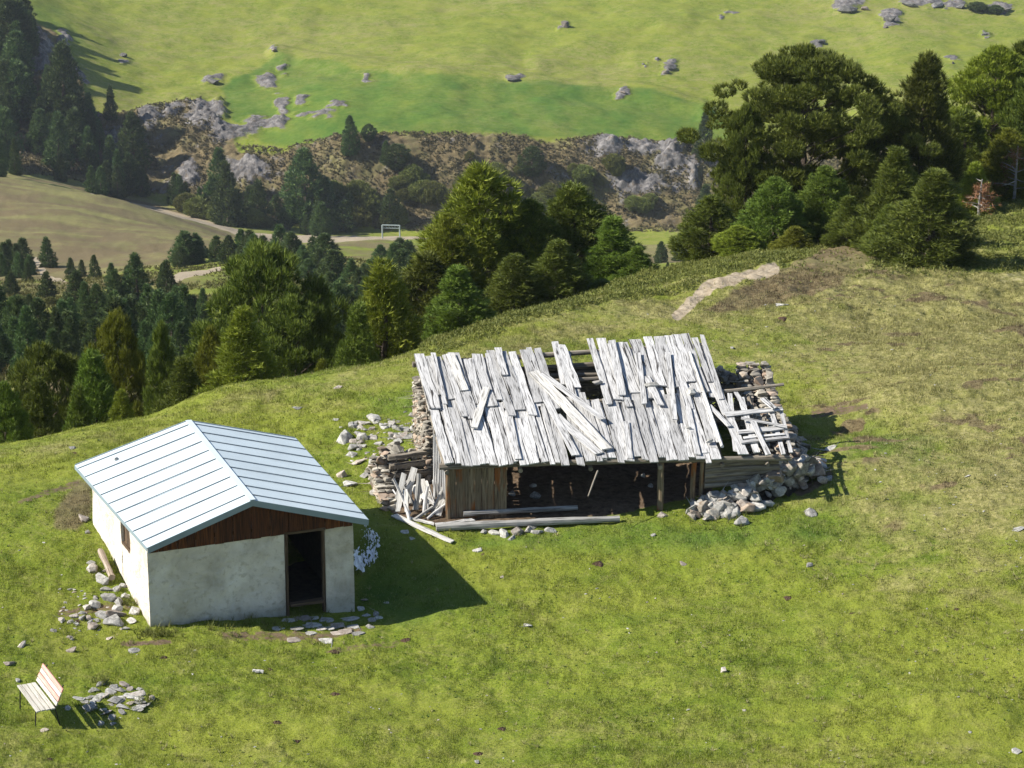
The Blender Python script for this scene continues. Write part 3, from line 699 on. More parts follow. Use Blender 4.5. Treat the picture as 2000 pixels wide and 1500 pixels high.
mb = MB(); wallbox(mb, W0, PD0, GZ0-.6, GZ0-.6, zt0, ztd0, 0.34, inn); wallbox(mb, PD1, W1, GZ0-.6, GZ0-.6, ztd1, zt1, 0.34, inn)
tag(mb.build('wall', M['plaster'], hut), 'shaded grey plaster front wall beside the doorway')
# left wall with its window, butted behind the front wall
L0 = W0 + inn*0.343; L1 = W0 + eyv*HD; ld = (L1 - L0); ld.z = 0; LL = ld.length; ld.normalize()
def onleft(px, py): p = ray_wall(px, py, L0, ld); return (p - L0).dot(ld), p.z
u0 = onleft(253, 1060)[0]; u1 = onleft(236, 1050)[0]; zsill = onleft(250, 1080)[1]
zl = ZE - 0.03
rin = Vector((-ld.y, ld.x, 0)) * -1
A0, A1 = L0 + ld*u0, L0 + ld*u1
mb = MB()
wallbox(mb, A0, L0, GZ0-.6, GZ0-.6, zl, zl, 0.34, rin); wallbox(mb, L1, A1, GZ0-.6, GZ0-.6, zl, zl, 0.34, rin); wallbox(mb, A1, A0, GZ0-.6, GZ0-.6, zsill, zsill, 0.34, rin)
tag(mb.build('wall', M['plaster'], hut), 'sunlit white plaster side wall with cracked patch under the window')
mb = MB()
a = A0 + rin*0.12 + ld*0.003; b = A1 + rin*0.12 - ld*0.003
for k in range(4):
    q0 = a.lerp(b, (k+.5)/4)
    plank(mb, (q0.x, q0.y, zsill+.003), (q0.x, q0.y, zl-.01), (b-a).length/4-.006, 0.03, up=-rin, seg=3, wob=.01, ragged=0)
win = mb.build('window_shutter', M['frame_wood'], hut)
mb = MB()
for q in (a + ld*-0.0, b): plank(mb, (q.x, q.y, zsill), (q.x, q.y, zl-.01), .07, .05, up=-rin, seg=2, wob=.01, ragged=0)
pp = Vector((a.x, a.y, zsill+.03)); qq = Vector((b.x, b.y, zsill+.03)); plank(mb, pp - rin*.06, qq - rin*.06, .1, .04, seg=2, wob=.01, ragged=0)
mb.build('window_frame', M['frame_wood'], win)
W2 = W1 + eyv*(HD - 0.05)
mb = MB(); wallbox(mb, L1 + rin*0.345 , W2 - ex*0.02, GZ0-.4, GZ0-.4, zl, zl, 0.3, -inn); mb.build('wall', M['plaster'], hut)
mb = MB(); wallbox(mb, W1 + inn*0.343, W2 - eyv*0.32, GZ0-.6, GZ0-.6, zl, zl, 0.3, Vector((-eyv.y, eyv.x, 0))); mb.build('wall', M['plaster'], hut)
mb = MB(); c = W0 + ex*0.36 + inn*0.36; prism(mb, [Vector((p.x, p.y, GZ0+.09)) for p in (W0+ex*.36+inn*.36, W1-ex*.33+inn*.36, W2-ex*.33-inn*.36, L1+ex*.36-inn*.36)], (0,0,1), .03); mb.build('floor', M['earth_and_shade'], hut)
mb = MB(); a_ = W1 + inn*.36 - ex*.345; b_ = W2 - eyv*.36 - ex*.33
prism(mb, [Vector((a_.x, a_.y, GZ0-.1)), Vector((b_.x, b_.y, GZ0-.1)), Vector((b_.x, b_.y, zl)), Vector((a_.x, a_.y, zl))], Vector((eyv.y, -eyv.x, 0)) * -1, .02); tag(mb.build('shade_sheet', M['earth_and_shade'], hut), 'dark sheet added on the inner wall to deepen the doorway shade')  # dark sheet added so the open doorway reads as deep shade
# gable boards
mb = MB(); nb = 22
apexu = (FA - W0).dot(ex)
def gtop(u):
    if u < apexu: return ZE + (0.80)*(u - (FL-W0).dot(ex))/(apexu-(FL-W0).dot(ex)) - 0.09
    return ZE + 0.80*((FR-W0).dot(ex) - u)/((FR-W0).dot(ex)-apexu) - 0.09
def wtop(u):
    if u < D0: return zt0 + (ztd0-zt0)*u/D0
    if u < D1: return ztd0 + (ztd1-ztd0)*(u-D0)/(D1-D0)
    return ztd1 + (zt1-ztd1)*(u-D1)/(HW-D1)
for k in range(nb):
    a0 = 0.04 + (HW-0.06)*k/nb; a1 = 0.04 + (HW-0.06)*(k+1)/nb - 0.006; uc = (a0+a1)/2
    z0 = wtop(uc) - 0.02 - R.random()*.015; o = -0.012 - 0.012*(k % 2)
    t0, t1 = gtop(a0), gtop(a1)
    if min(t0, t1) - z0 < 0.02: continue
    P0 = W0 + ex*a0 + inn*o; P1 = W0 + ex*a1 + inn*o
    pts = [Vector((P0.x, P0.y, z0)), Vector((P1.x, P1.y, z0)), Vector((P1.x, P1.y, t1)), Vector((P0.x, P0.y, t0))]
    uo = R.uniform(0, 30); w = a1-a0
    V = pts + [p + inn*0.02 for p in pts]
    Fc = [(0,1,2,3), (1,0,4,5), (3,2,6,7), (0,3,7,4), (2,1,5,6)]
    U = [[(uo, z0), (uo+w, z0), (uo+w, t1), (uo, t0)]] + [[(uo, 0), (uo+.02, 0), (uo+.02, .02), (uo, .02)]]*4
    mb.add(V, Fc, U)
mb.build('gable_boards', M['gable_wood'], hut)
mb = MB()
def gable_back():
    P = [L1 + ex*.02, W2 - ex*.02]; return P
gb = [Vector((L1.x, L1.y, zl)), Vector((W2.x, W2.y, zl)), Vector((BA.x, BA.y, BA.z-.1)) - eyv*0.25]
prism(mb, gb, inn, -0.03); mb.build('gable_boards', M['gable_wood'], hut)
# door frame and threshold
mb = MB()
for (q, s) in ((PD0, 1), (PD1, -1)):
    c = q + ex*(0.045*s); plank(mb, Vector((c.x, c.y, GZ0-.1)) - inn*.03, Vector((c.x, c.y, wtop(D0 if s>0 else D1)-.03)) - inn*.03, .060, .12, up=inn, seg=4, wob=.04, ragged=0)
plank(mb, Vector((PD0.x, PD0.y, ztd0-.01)) - inn*.034, Vector((PD1.x, PD1.y, ztd1-.01)) - inn*.034, .06, .14, up=inn, seg=3, wob=.04, ragged=0)
mb.build('door_frame', M['frame_wood'], hut)
mb = MB(); plank(mb, PD0 + Vector((0,0,0.06)) + ex*.09 - inn*.05 , PD1 + Vector((0,0,.06)) - ex*.09 - inn*.05, .16, .07, seg=3, wob=.04, ragged=0); mb.build('threshold', M['frame_wood'], hut)
# the roof: two slopes of sheet metal with standing seams
up_l = (BL-FL).cross(FA-FL).normalized(); up_l = up_l if up_l.z > 0 else -up_l
up_r = (BR-FR).cross(FA-FR).normalized(); up_r = up_r if up_r.z > 0 else -up_r
mb = MB(); 
prism(mb, [FL, FA, BA, BL], up_l, 0.03); prism(mb, [FA + Vector((.004,0,0)), FR, BR, BA + Vector((.004,0,0))], up_r, 0.03)
roof = mb.build('roof', M['roof_sheet'], hut)
mb = MB()
for (e0, e1, r0, r1, n, up) in ((FL, BL, FA, BA, 9, up_l), (FR, BR, FA, BA, 9, up_r)):
    for k in range(n):
        f = (k + 0.62)/n + R.uniform(-.004, .004)
        a = e0.lerp(e1, f) + up*0.033; b = r0.lerp(r1, f) + up*0.033
        b = a.lerp(b, 0.985)
        plank(mb, a, b, 0.020, 0.020, up=up, seg=3, wob=0.0, ragged=0)
mb.build('standing_seam', M['roof_seam'], roof)
mb = MB(); plank(mb, FA + Vector((0,0,.038)) - eyv*.02, BA + Vector((0,0,.038)), 0.15, 0.012, seg=3, wob=0, ragged=0); mb.build('ridge_cap', M['roof_sheet'], roof)
mb = MB()
nf = -inn
for a, b in ((FL, FA), (FA, FR)):
    v = Vector((0,0,1)); 
    pts = [a + nf*.004 - v*0.115, b + nf*.004 - v*0.115, b + nf*.004 + v*.036, a + nf*.004 + v*.036]
    prism(mb, pts, nf, 0.02)
for a, b in ((BL, BA), (BA, BR)):
    v = Vector((0,0,1)); prism(mb, [a - nf*.004 - v*.08, b - nf*.004 - v*.08, b - nf*.004 + v*.05, a - nf*.004 + v*.05], -nf, 0.025)
for a, b, s in ((FL, BL, -1), (FR, BR, 1)):
    v = Vector((0,0,1)); prism(mb, [a + ex*s*.003 - v*.07, b + ex*s*.003 - v*.07, b + ex*s*.003 + v*.028, a + ex*s*.003 + v*.028], ex*s, 0.015)
mb.build('fascia', M['fascia'], roof)
mb = MB(); c = at_z(228, 899, 0)
nrm = up_l; q = at_y(228, 899, 60.0); q = q * (FL.dot(nrm)/q.dot(nrm)) + nrm*.045
add_rock(mb, ROUNDS, q, 0.07, 0.3); so_ = mb.build('small_stone', M['stone'], None, origin=q)
tag(so_, 'small grey stone lying on the left slope of the metal roof', 'stone')

# ------------------------------------------------------------------ bench
def make_bench():
    zg = hit(75, 1415).z; zs = zg + 0.40
    A = at_z(33, 1341, zs); B = at_z(71, 1392, zs)      # outer edge of the seat, far end and near end
    ax = (B - A); Lb = ax.length; ax.normalize(); pr = Vector((-ax.y, ax.x, 0))
    if pr.x < 0: pr = -pr
    base = Vector((A.x, A.y, zg)) 
    root = empty('park_bench', base); tag(root, 'slatted bench with white seat and faded red backrest on dark iron legs', 'bench')
    s = MB()
    for k in range(4):
        o = pr*(0.05 + k*0.108); plank(s, A + o, B + o, 0.088, 0.028, seg=4, wob=.015, ragged=.004)
    s.build('seat', M['white_slat'], root)
    lean = (pr*0.42 + Vector((0,0,0.90))).normalized(); nn = ax.cross(lean)
    if nn.x > 0: nn = -nn
    bA = A + pr*0.47 + Vector((0,0,0.07)); bB = B + pr*0.47 + Vector((0,0,0.07))
    w = MB(); r = MB()
    for k in range(4):
        o = lean*(0.03 + k*0.107)
        plank(r if k in (1, 3) else w, bA + o, bB + o, 0.088, 0.028, up=nn, seg=4, wob=.015, ragged=.004)
    br = w.build('backrest', M['white_slat'], root); tag(r.build('backrest_slat', M['red_slat'], br), 'faded red backrest slats')
    for f in (0.10, 0.90):
        i = MB(); P = A.lerp(B, f); r_ = 0.015
        def foot(p):
            return Vector((p.x, p.y, gz(p.x, p.y) - 0.03))
        f0 = P + pr*0.0; f1 = P + pr*0.50
        d = Vector((0,0,-0.018))
        log(i, foot(f0), f0 + pr*.03 + d, r_, r_, 3, 6, 0); log(i, f0 + pr*.03 + d, f1 - pr*.05 + d, r_, r_, 3, 6, 0)
        log(i, foot(f1 + pr*.05), f1 - pr*.05 + d, r_, r_, 3, 6, 0)
        log(i, f1 - pr*.05 + d, bA.lerp(bB, f) - nn*.016 + lean*.44, r_, r_, 3, 6, 0)
        i.build('leg', M['iron'], root)
make_bench()

# ------------------------------------------------------------------ the ruined barn
zF = -25.10
QFL, QFR, QBL, QBR = at_z(866, 909, zF), at_z(1548, 893, zF-.05), at_z(812, 702, -24.12), at_z(1478, 655, -24.22)
def rp(u, v, h=0.0):            # point on the roof, u along the eave, v up the slope
    p = QFL.lerp(QFR, u).lerp(QBL.lerp(QBR, u), v)
    return p + RN*h
RN = (QFR-QFL).cross(QBL-QFL).normalized()
def ruv(px, py):                # roof coordinates of a photo pixel
    u, v = 0.5, 0.5
    for _ in range(12):
        x, y = project(rp(u, v)); xu, yu = project(rp(u+1e-3, v)); xv, yv = project(rp(u, v+1e-3))
        J = np.array([[xu-x, xv-x], [yu-y, yv-y]])/1e-3
        d = np.linalg.solve(J, [px-x, py-y]); u += d[0]; v += d[1]
    return u, v
def rpx(px, py, h=0.0): u, v = ruv(px, py); return rp(u, v, h)
barn = empty('timber_barn', (QFL.x+4, QFL.y+3, -26.6))
tag(barn, 'collapsing old timber barn with bleached silver board roof and open dark front', 'barn')
bx = (QFR-QFL); bx.z = 0; bx.normalize(); by = Vector((-bx.y, bx.x, 0))
RR = random.Random(23)
# lower course
mb = MB(); u = 0.0
while u < 0.775:
    w = RR.uniform(0.014, 0.033); uc = u + w/2
    if 0.352 < uc < 0.372 or 0.30 < uc < 0.318 and False: u += w; continue
    v0 = RR.choice([-.03, -.015, -.01, 0, .01, -.035]) + RR.uniform(-0.012, 0.012); v1 = RR.uniform(0.50, 0.58)
    sk = RR.uniform(-0.006, 0.006) - (0.004 if uc < .5 else 0)
    if 0.36 < uc < 0.42: sk = 0.012
    plank(mb, rp(uc, v0, 0.03+RR.uniform(0,.02)), rp(uc+sk, v1, 0.03+RR.uniform(0,.02)), w*9.35*RR.uniform(.84,.99), 0.028, up=RN, seg=9, wob=.08, ragged=.05, sag=RR.uniform(-.02,.012), taper=RR.uniform(.85,1.1), rnd=RR)
    u += w*RR.uniform(0.95, 1.04)
# under-boards that close most of the joints of the lower course
u = 0.015
while u < 0.77:
    w = 0.026
    if not (0.335 < u < 0.385) and not (0.742 < u < 0.77):
        plank(mb, rp(u, RR.uniform(0.0, 0.06), 0.0), rp(u, 0.5, 0.0), w*9.3*.8, 0.02, up=RN, seg=4, wob=.06, rnd=RR)
    u += w
mb.build('roof_boards', M['grey_wood'], barn)
# upper course
mb = MB(); u = 0.0
def in_hole(uc): return 0.362 < uc < 0.408 or 0.458 < uc < 0.488 or 0.845 < uc
while u < 0.845:
    w = RR.uniform(0.016, 0.036); uc = u + w/2
    top = 1.0 + .015*math.sin(uc*60) + RR.uniform(-.012, .012)
    if 0.135 < uc < 0.165: top = 0.93
    if 0.49 < uc < 0.56: top = 1.05
    if 0.66 < uc < 0.80: top = 1.03
    if not in_hole(uc):
        bot = RR.choice([0.38, 0.42, 0.44, 0.47, 0.50, 0.50, 0.55, 0.60]) + RR.uniform(-.02, .02)
        sk = -0.006 + RR.uniform(-0.008, 0.006)
        plank(mb, rp(uc, bot, 0.078+RR.uniform(0,.03)), rp(uc+sk, top, 0.06+RR.uniform(0,.02)), w*9.0*RR.uniform(.90,1.04), 0.032, up=RN, seg=8, wob=.08, ragged=.045, sag=RR.uniform(-.02,.015), taper=RR.uniform(.85,1.1), rnd=RR)
    u += w*RR.uniform(0.93, 1.03)
u = 0.01
while u < 0.83:
    w = 0.03
    if not in_hole(u) and not in_hole(u-.012) and not in_hole(u+.012):
        plank(mb, rp(u, RR.uniform(0.46, 0.5), 0.034), rp(u, 0.96, 0.02), w*9*.8, 0.022, up=RN, seg=4, wob=.06, rnd=RR)
    u += w
for (x0, y0, x1, y1, w) in ((1102,755,1084,672,.17),(1405,868,1345,700,.16),(1395,880,1352,752,.2),(1378,890,1335,760,.22)):
    plank(mb, rpx(x0, y0, .05), rpx(x1, y1, .05), w, .03, up=RN, seg=7, wob=.07, rnd=RR)
mb.build('roof_boards', M['grey_wood'], barn)
# roof purlins and rafters
mb = MB()
for (v, u0_, u1_, r) in ((0.02, -0.01, 1.0, .085), (0.33, 0.0, 0.93, .07), (0.53, -0.005, 0.80, .08), (0.72, 0.0, 0.86, .07), (0.985, -0.01, 0.60, .085)):
    log(mb, rp(u0_, v, -r-.02), rp(u1_, v, -r-.02), r, r*.85, 14, 8, .1, bend=.04, rnd=RR)
log(mb, rpx(1018, 693, -.06), rpx(1376, 676, .02), .075, .06, 12, 8, .12, .04, rnd=RR)
log(mb, rpx(1030, 722, -.22), rpx(1200, 716, -.22), .07, .06, 6, 8, .12, .03, rnd=RR)
log(mb, rpx(1400, 764, -.03), rpx(1530, 757, .10), .062, .045, 8, 8, .12, .03, rnd=RR)
for uu in (0.01, 0.22, 0.42, 0.62, 0.80, 0.93):
    log(mb, rp(uu, 0.0, -.22), rp(uu, 0.98 if uu < .9 else 0.55, -.22), .06, .055, 8, 8, .1, .03, rnd=RR)
mb.build('rafter', M['old_wood'], barn)
# posts at the open front
def bpost(px, pyb, Yoff, r, top_v=0.02, lean=0):
    u_, _ = ruv(px, 905); t = rp(u_, top_v, -.14); g = Vector((t.x+lean, t.y+Yoff, gz(t.x, t.y+Yoff)-.12))
    m = MB(); log(m, g, t, r, r*.9, 6, 8, .1, .02, rnd=RR); return m.build('post', M['wall_wood'], barn)
bpost(1294, 990, 0.02, .085); bpost(1360, 960, 0.25, .075); bpost(1376, 960, 0.35, .06); bpost(1180, 960, 2.6, .06, .45)
bpost(876, 1015, 0.05, .075)
m = MB(); log(m, rpx(1168, 912, -.12), rpx(1150, 940, -.45), .03, .02, 5, 7, .1, .05, rnd=RR); m.build('brace', M['old_wood'], barn)
# plank walls at the left front corner
CP0 = rp(ruv(880, 909)[0], 0.035); CP1 = rp(ruv(992, 907)[0], 0.035)
mb = MB(); n = 9
for k in range(n):
    p = CP0.lerp(CP1, (k+.5)/n); g0 = gz(p.x, p.y) - .08
    o = by*RR.uniform(-.012, .012)
    plank(mb, Vector((p.x, p.y, g0)) + o, Vector((p.x, p.y, zF-.06 + .0)) + o, (CP1-CP0).length/n*RR.uniform(.90, .99), .03, up=-by, seg=6, wob=.04, ragged=.015, rnd=RR)
mb.build('plank_wall', M['wall_wood'], barn)
mb = MB()
S0 = CP0.copy(); S1 = rp(0.004, 0.40)
n = 9
for k in range(n):
    p = S0.lerp(S1, (k+.5)/n); g0 = gz(p.x, p.y) - .1
    plank(mb, Vector((p.x, p.y, g0)), Vector((p.x, p.y, p.z-.05)), (S1-S0).length/n*RR.uniform(.82, .97), .03, up=-bx, seg=6, wob=.05, ragged=.02, rnd=RR)
p = S0.lerp(S1, .04); plank(mb, Vector((p.x-.06, p.y, gz(p.x, p.y)+.3)), Vector((p.x-.10, p.y+.1, p.z-.0)), .22, .03, up=-bx, seg=5, rnd=RR)
tag(mb.build('plank_wall', M['grey_wood'], barn), 'bleached side planks under the left roof edge')
# log wall on the right of the open front
mb = MB(); LW0 = rp(ruv(1384, 900)[0], 0.03); LW1 = rp(ruv(1530, 893)[0], 0.05)
for k in range(6):
    z = zF - .16 - k*.145
    a = Vector((LW0.x-.05, LW0.y+.02*k, z)); b = Vector((LW1.x+RR.uniform(-.3,.1), LW1.y+.02*k, z+RR.uniform(-.03,.03)))
    log(mb, a, b, .082, .07, 8, 8, .12, .02, rnd=RR)
mb.build('log_wall', M['old_wood'], barn)
# dark inner partition and manger boards seen through the holes
mb = MB()
for k in range(5):
    log(mb, rp(.03, .93, -.35-.2*k), rp(.80, .93, -.35-.2*k), .10, .09, 8, 8, .1, .03, rnd=RR)
mb.build('log_wall', M['old_wood'], barn)
# parts of the right end: boards still fixed there
mb = MB()
for (x0, y0, x1, y1, w, h) in ((1452,892,1388,737,.27,.05),(1437,885,1425,772,.13,.04),(1455,800,1437,770,.12,.05),(1478,888,1447,780,.17,.045),(1545,888,1524,800,.1,.05),(1530,890,1505,800,.12,.03)):
    plank(mb, rpx(x0, y0, h), rpx(x1, y1, h), w, .028, up=RN, seg=6, wob=.06, rnd=RR)
mb.build('roof_boards', M['grey_wood'], barn)
mb = MB()
for (x0, y0, x1, y1, w, h) in ((1414,817,1528,806,.22,.10),(1440,852,1532,842,.19,.10),(1446,872,1538,862,.16,.10),(1450,862,1530,855,.1,.085)):
    plank(mb, rpx(x0, y0, h), rpx(x1, y1, h), w, .03, up=RN, seg=6, wob=.09, rnd=RR)
tag(mb.build('roof_boards', M['grey_wood'], barn), 'short boards lying crosswise at the right end of the roof')

def loose(name, label, cat, x0, y0, x1, y1, w, h, mat='pale_wood', t=.035, group=None, h2=None, logr=None):
    m = MB(); a = rpx(x0, y0, h); b = rpx(x1, y1, h if h2 is None else h2)
    if logr: log(m, a, b, logr, logr*.8, 9, 8, .1, .02, rnd=RR)
    else: plank(m, a, b, w, t, up=RN, seg=8, wob=.07, ragged=.04, rnd=RR)
    return tag(m.build(name, M[mat], None, origin=a), label, cat, group)
G1 = 'loose planks lying on the barn roof'
loose('loose_plank', 'long slipped plank lying diagonally from the roof gap to the lower eave', 'plank', 1185,888,1042,735,.30,.13,'pale_wood',.04,G1)
loose('loose_plank', 'narrow slipped plank crossing just above the long diagonal one', 'plank', 1178,832,1058,742,.17,.19,'grey_wood',.03,G1)
loose('loose_plank', 'short fallen board fanned out below the long diagonal plank', 'plank', 1170,893,1085,818,.24,.10,'grey_wood',.03,G1)
loose('loose_plank', 'splayed plank resting under the diagonal ones near the eave', 'plank', 1125,898,1068,790,.20,.11,'grey_wood',.03,G1)
loose('loose_plank', 'short pale plank lying askew on the left half of the roof', 'plank', 925,845,950,768,.19,.13,'pale_wood',.04,G1)
loose('loose_plank', 'smooth newer whitish board in the upper left of the roof', 'plank', 908,772,880,700,.22,.13,'pale_wood',.03,G1)
loose('roof_pole', 'bright thin straight pole lying down the right end of the roof', 'pole', 1410,882,1347,697,.0,.15,'pale_wood',group=None,logr=.042)

SLIP = [(1215,782,1193,676,.22,.16),(1258,800,1245,700,.15,.15),(1318,830,1303,700,.13,.15),(985,742,972,690,.2,.15),(1012,905,992,810,.16,.09),(1362,895,1342,800,.15,.10),
        (1500,900,1470,835,.14,.16),(1535,845,1445,828,.10,.17),(1512,812,1490,792,.16,.2),(1425,842,1385,800,.12,.12),(870,800,846,700,.12,.14),(1230,902,1222,830,.14,.08),(1290,800,1262,745,.18,.13)]
for q in SLIP:
    loose('loose_board', 'weathered board slipped out of line on the barn roof', 'board', *q, mat='grey_wood', t=.03, group='slipped boards on the barn roof')
for (px, py, s, lb) in ((1168,757,.17,'rounded grey stone weighing down boards at mid roof'),(1272,762,.22,'pale flat stone weighing down boards right of the roof centre'),(1350,775,.22,'pale stone at the upper right edge of the roof boards'),(1343,846,.1,'small dark stone on the lower right roof boards'),(1385,872,.14,'flat dark stone on the roof corner beside the thin pole')):
    p = rpx(px, py, .17); mb = MB(); add_rock(mb, ROUNDS, p, s, RR.uniform(0, 6), sq=(1.1, .8, .6)); tag(mb.build('roof_stone', M['stone'], None, origin=p), lb, 'stone', 'stones weighing down the barn roof')

# ------------------------------------------------------------------ dry stone walls
def stone_wall(name, label, pts, th, htop, hfoot=None, size=.22, seedv=1, batter=.12, mat='wall_stone', cat='stone wall', gap=.0, grp=None):
    """courses of slabs and blocks along a plan line; htop(f) gives the top height (absolute z)"""
    rr = random.Random(seedv); mb = MB(); P = [Vector((p[0], p[1], 0)) for p in pts]
    seg = [(P[i], P[i+1], (P[i+1]-P[i]).length) for i in range(len(P)-1)]; T = sum(s[2] for s in seg)
    d = 0.0; z_rel = 0
    course = 0; hh = 0.0
    maxh = 0
    while True:
        ch = rr.uniform(.07, .14); any_ = False; d = rr.uniform(0, size)
        while d < T:
            f = d/T; q = d; 
            for a, b, l in seg:
                if q <= l: break
                q -= l
            q = min(q, l); c = a.lerp(b, q/l); dr = (b-a).normalized(); nr = Vector((-dr.y, dr.x, 0))
            g0 = gz(c.x, c.y) - .12; top = htop(f) + .05*math.sin(d*7+seedv)
            L_ = rr.uniform(.6, 1.5)*size
            if g0 + hh < top:
                any_ = True; k = min(1, hh/1.5)
                halves = (-1, 0, 1) if th > size*3 else (-1, 1) if th > size*1.3 else (0,)
                for s in halves:
                    off = s*(th*.5*(1-batter*k) - size*.4) + rr.uniform(-.04, .04)
                    cc = c + nr*off; cc.z = g0 + hh + ch/2
                    add_rock(mb, SLABS if rr.random() < .65 else BLOCKS, cc, 1.0, math.atan2(dr.y, dr.x) + rr.uniform(-.25, .25), rr.uniform(-.12, .12), rr.uniform(0, 6), sq=(L_*.56, size*rr.uniform(.6, .95), ch*rr.uniform(1.3, 2.2)), rnd=rr)
            d += L_*.95 + (gap if rr.random() < .3 else 0)
        hh += ch*.92; course += 1
        if not any_ or course > 40: break
    og = pts[0]
    return tag(mb.build(name, M[mat], None, origin=(og[0], og[1], gz(og[0], og[1]))), label, cat, grp, 'thing')
def xy(p): return (p.x, p.y)
def plan(u, v): p = rp(u, v); return (p.x, p.y)
stone_wall('stone_wall', 'dry stone wall along the back of the ruined barn under the roof', [plan(.0, .985), plan(.5, .98), plan(.93, .96)], .42, lambda f: -24.66 + .06*math.sin(f*9) - .55*max(0, (f-.84)/.16)**.5, seedv=3)
stone_wall('stone_wall', 'ragged dry stone wall rising beside the left roof edge of the barn', [plan(.004, .97), plan(.0, .45)], .32, lambda f: -24.58 - .62*f, seedv=4, size=.17)
gA = hit(858, 866); 
stone_wall('stone_wall', 'squared stone wall stub closing the right end of the barn at the back', [plan(.985, .99), plan(.985, .60), plan(1.0, .10)], 1.0, lambda f: -25.0 - .75*f + .08*math.sin(f*13), seedv=5, size=.26)
AX0 = at_z(748, 880, -25.75); AX1 = at_z(842, 872, -25.75)
stone_wall('stone_wall', 'low stone wall behind the firewood heap left of the barn', [xy(AX0), xy(AX1)], .6, lambda f: -25.80 + .06*math.sin(f*8), seedv=6, size=.26)
AX2 = at_z(733, 885, -25.8); AX3 = hit(772, 1000)
stone_wall('stone_wall', 'crumbling stone wall end left of the firewood heap', [(AX2.x, AX2.y), (AX3.x-.1, AX3.y+.1)], .42, lambda f: -25.85 - .75*f, seedv=7, size=.24)
# timber wall of the small annex behind the firewood
mb = MB()
for k in range(5):
    a = at_y(758, 892 + k*18, AX0.y-.42); b = at_y(846, 880 + k*19, AX1.y-.42)
    plank(mb, a, b, .12, .15, up=Vector((0,-1,0)), seg=7, wob=.12, rnd=RR)
t_ = mb.build('log_wall', M['old_wood'], None, origin=xy(AX0)+(-26.5,)); tag(t_, 'dark weathered timber wall of the annex left of the plank wall', 'timber wall', kind='thing')

# ------------------------------------------------------------------ logs and timber on the ground
def ground_log(name, label, x0, y0, x1, y1, r, mat='grey_wood', cat='log', lift=0.0, bend=.04, group=None):
    m = MB(); a = hit(x0, y0); b = hit(x1, y1)
    a.z += r*.8 + lift; b.z += r*.8 + lift
    log(m, a, b, r, r*.82, 16, 9, .16, bend, rnd=RR)
    return tag(m.build(name, M[mat], None, origin=a), label, cat, group)
ground_log('fallen_log', 'long grey sill log lying along the front of the barn', 852, 1037, 1210, 1020, .105, mat='log_wood')
ground_log('fallen_log', 'thinner grey log resting behind the long sill log', 905, 1012, 1128, 1000, .075, lift=.06, mat='log_wood')
def ground_plank(name, label, x0, y0, x1, y1, w, lift=.03, lift2=None, mat='pale_wood', cat='plank', group=None, t=.035):
    m = MB(); a = hit(x0, y0); b = hit(x1, y1); a.z += lift; b.z += lift if lift2 is None else lift2
    plank(m, a, b, w, t, seg=9, wob=.08, ragged=.04, rnd=RR)
    return tag(m.build(name, M[mat], None, origin=a), label, cat, group)
ground_plank('fallen_plank', 'long pale plank lying on the grass in front of the firewood heap', 770, 1010, 884, 1062, .17)
ground_plank('fallen_plank', 'thin board leaning beside the long pale plank in the grass', 848, 1028, 800, 1016, .1, .05)
ground_plank('fallen_plank', 'grey squared beam end under the plank wall corner', 850, 1030, 925, 1020, .16, .05, mat='grey_wood')
ground_plank('wood_scrap', 'small piece of pale wood lying in the open meadow', 492, 1313, 517, 1316, .09, .03, cat='wood scrap')
# rotten beam beside the small hut
m = MB(); a = hit(219, 1140); b = hit(196, 1092); a.z += .16; b.z += .22
log(m, a, b, .085, .075, 8, 9, .2, .02, rnd=RR)
tag(m.build('old_beam', M['frame_pink'], None, origin=a), 'short rotten pinkish beam leaning at the side wall of the small hut', 'beam')
# firewood heap: (x0, y0, x1, y1, lift0, lift1, radius)
FW = [(775,990,790,925,.05,.35,.05),(800,1008,768,935,.05,.35,.045),(812,1000,818,925,.05,.30,.07),(795,985,808,915,.1,.5,.06),(828,1010,835,950,.05,.3,.06),
      (845,1005,862,960,.05,.35,.06),(855,1012,868,978,.05,.2,.05),(835,1015,870,985,.03,.1,.035),(810,1018,845,990,.03,.2,.05),(840,970,832,940,.3,.55,.035),
      (850,955,862,905,.3,.7,.05),(785,960,805,935,.2,.3,.07),(822,985,808,950,.1,.35,.06),(800,1020,790,985,.03,.1,.05),(860,1000,838,978,.2,.25,.04),(776,1003,783,965,.03,.2,.045)]
for k in range(16):
    x0 = RR.uniform(778, 862); y0 = RR.uniform(985, 1016); FW.append((x0, y0, x0+RR.uniform(-32, 26), y0-RR.uniform(14, 62), RR.uniform(.02, .3), RR.uniform(.1, .45), RR.uniform(.022, .06)))
for k, (x0, y0, x1, y1, l0, l1, r) in enumerate(FW):
    m = MB(); a = hit(x0, y0); b0 = hit(x0+(x1-x0)*.6, y0-8); b = at_y(x1, y1, a.y + .45 + RR.uniform(-.1,.1))
    a.z += r*.6 + l0*.4
    if k % 3 == 0: plank(m, a, b, r*3, .04, up=Vector((0,-1,.3)), seg=5, wob=.1, rnd=RR)
    else: log(m, a, b, r, r*.8, 5, 7, .18, .02, rnd=RR)
    tag(m.build('split_timber', M[('pale_wood', 'grey_wood', 'log_wood')[k % 3]], None, origin=a), 'silver grey timber piece in the firewood heap left of the barn', 'firewood', 'timber pieces heaped left of the barn')

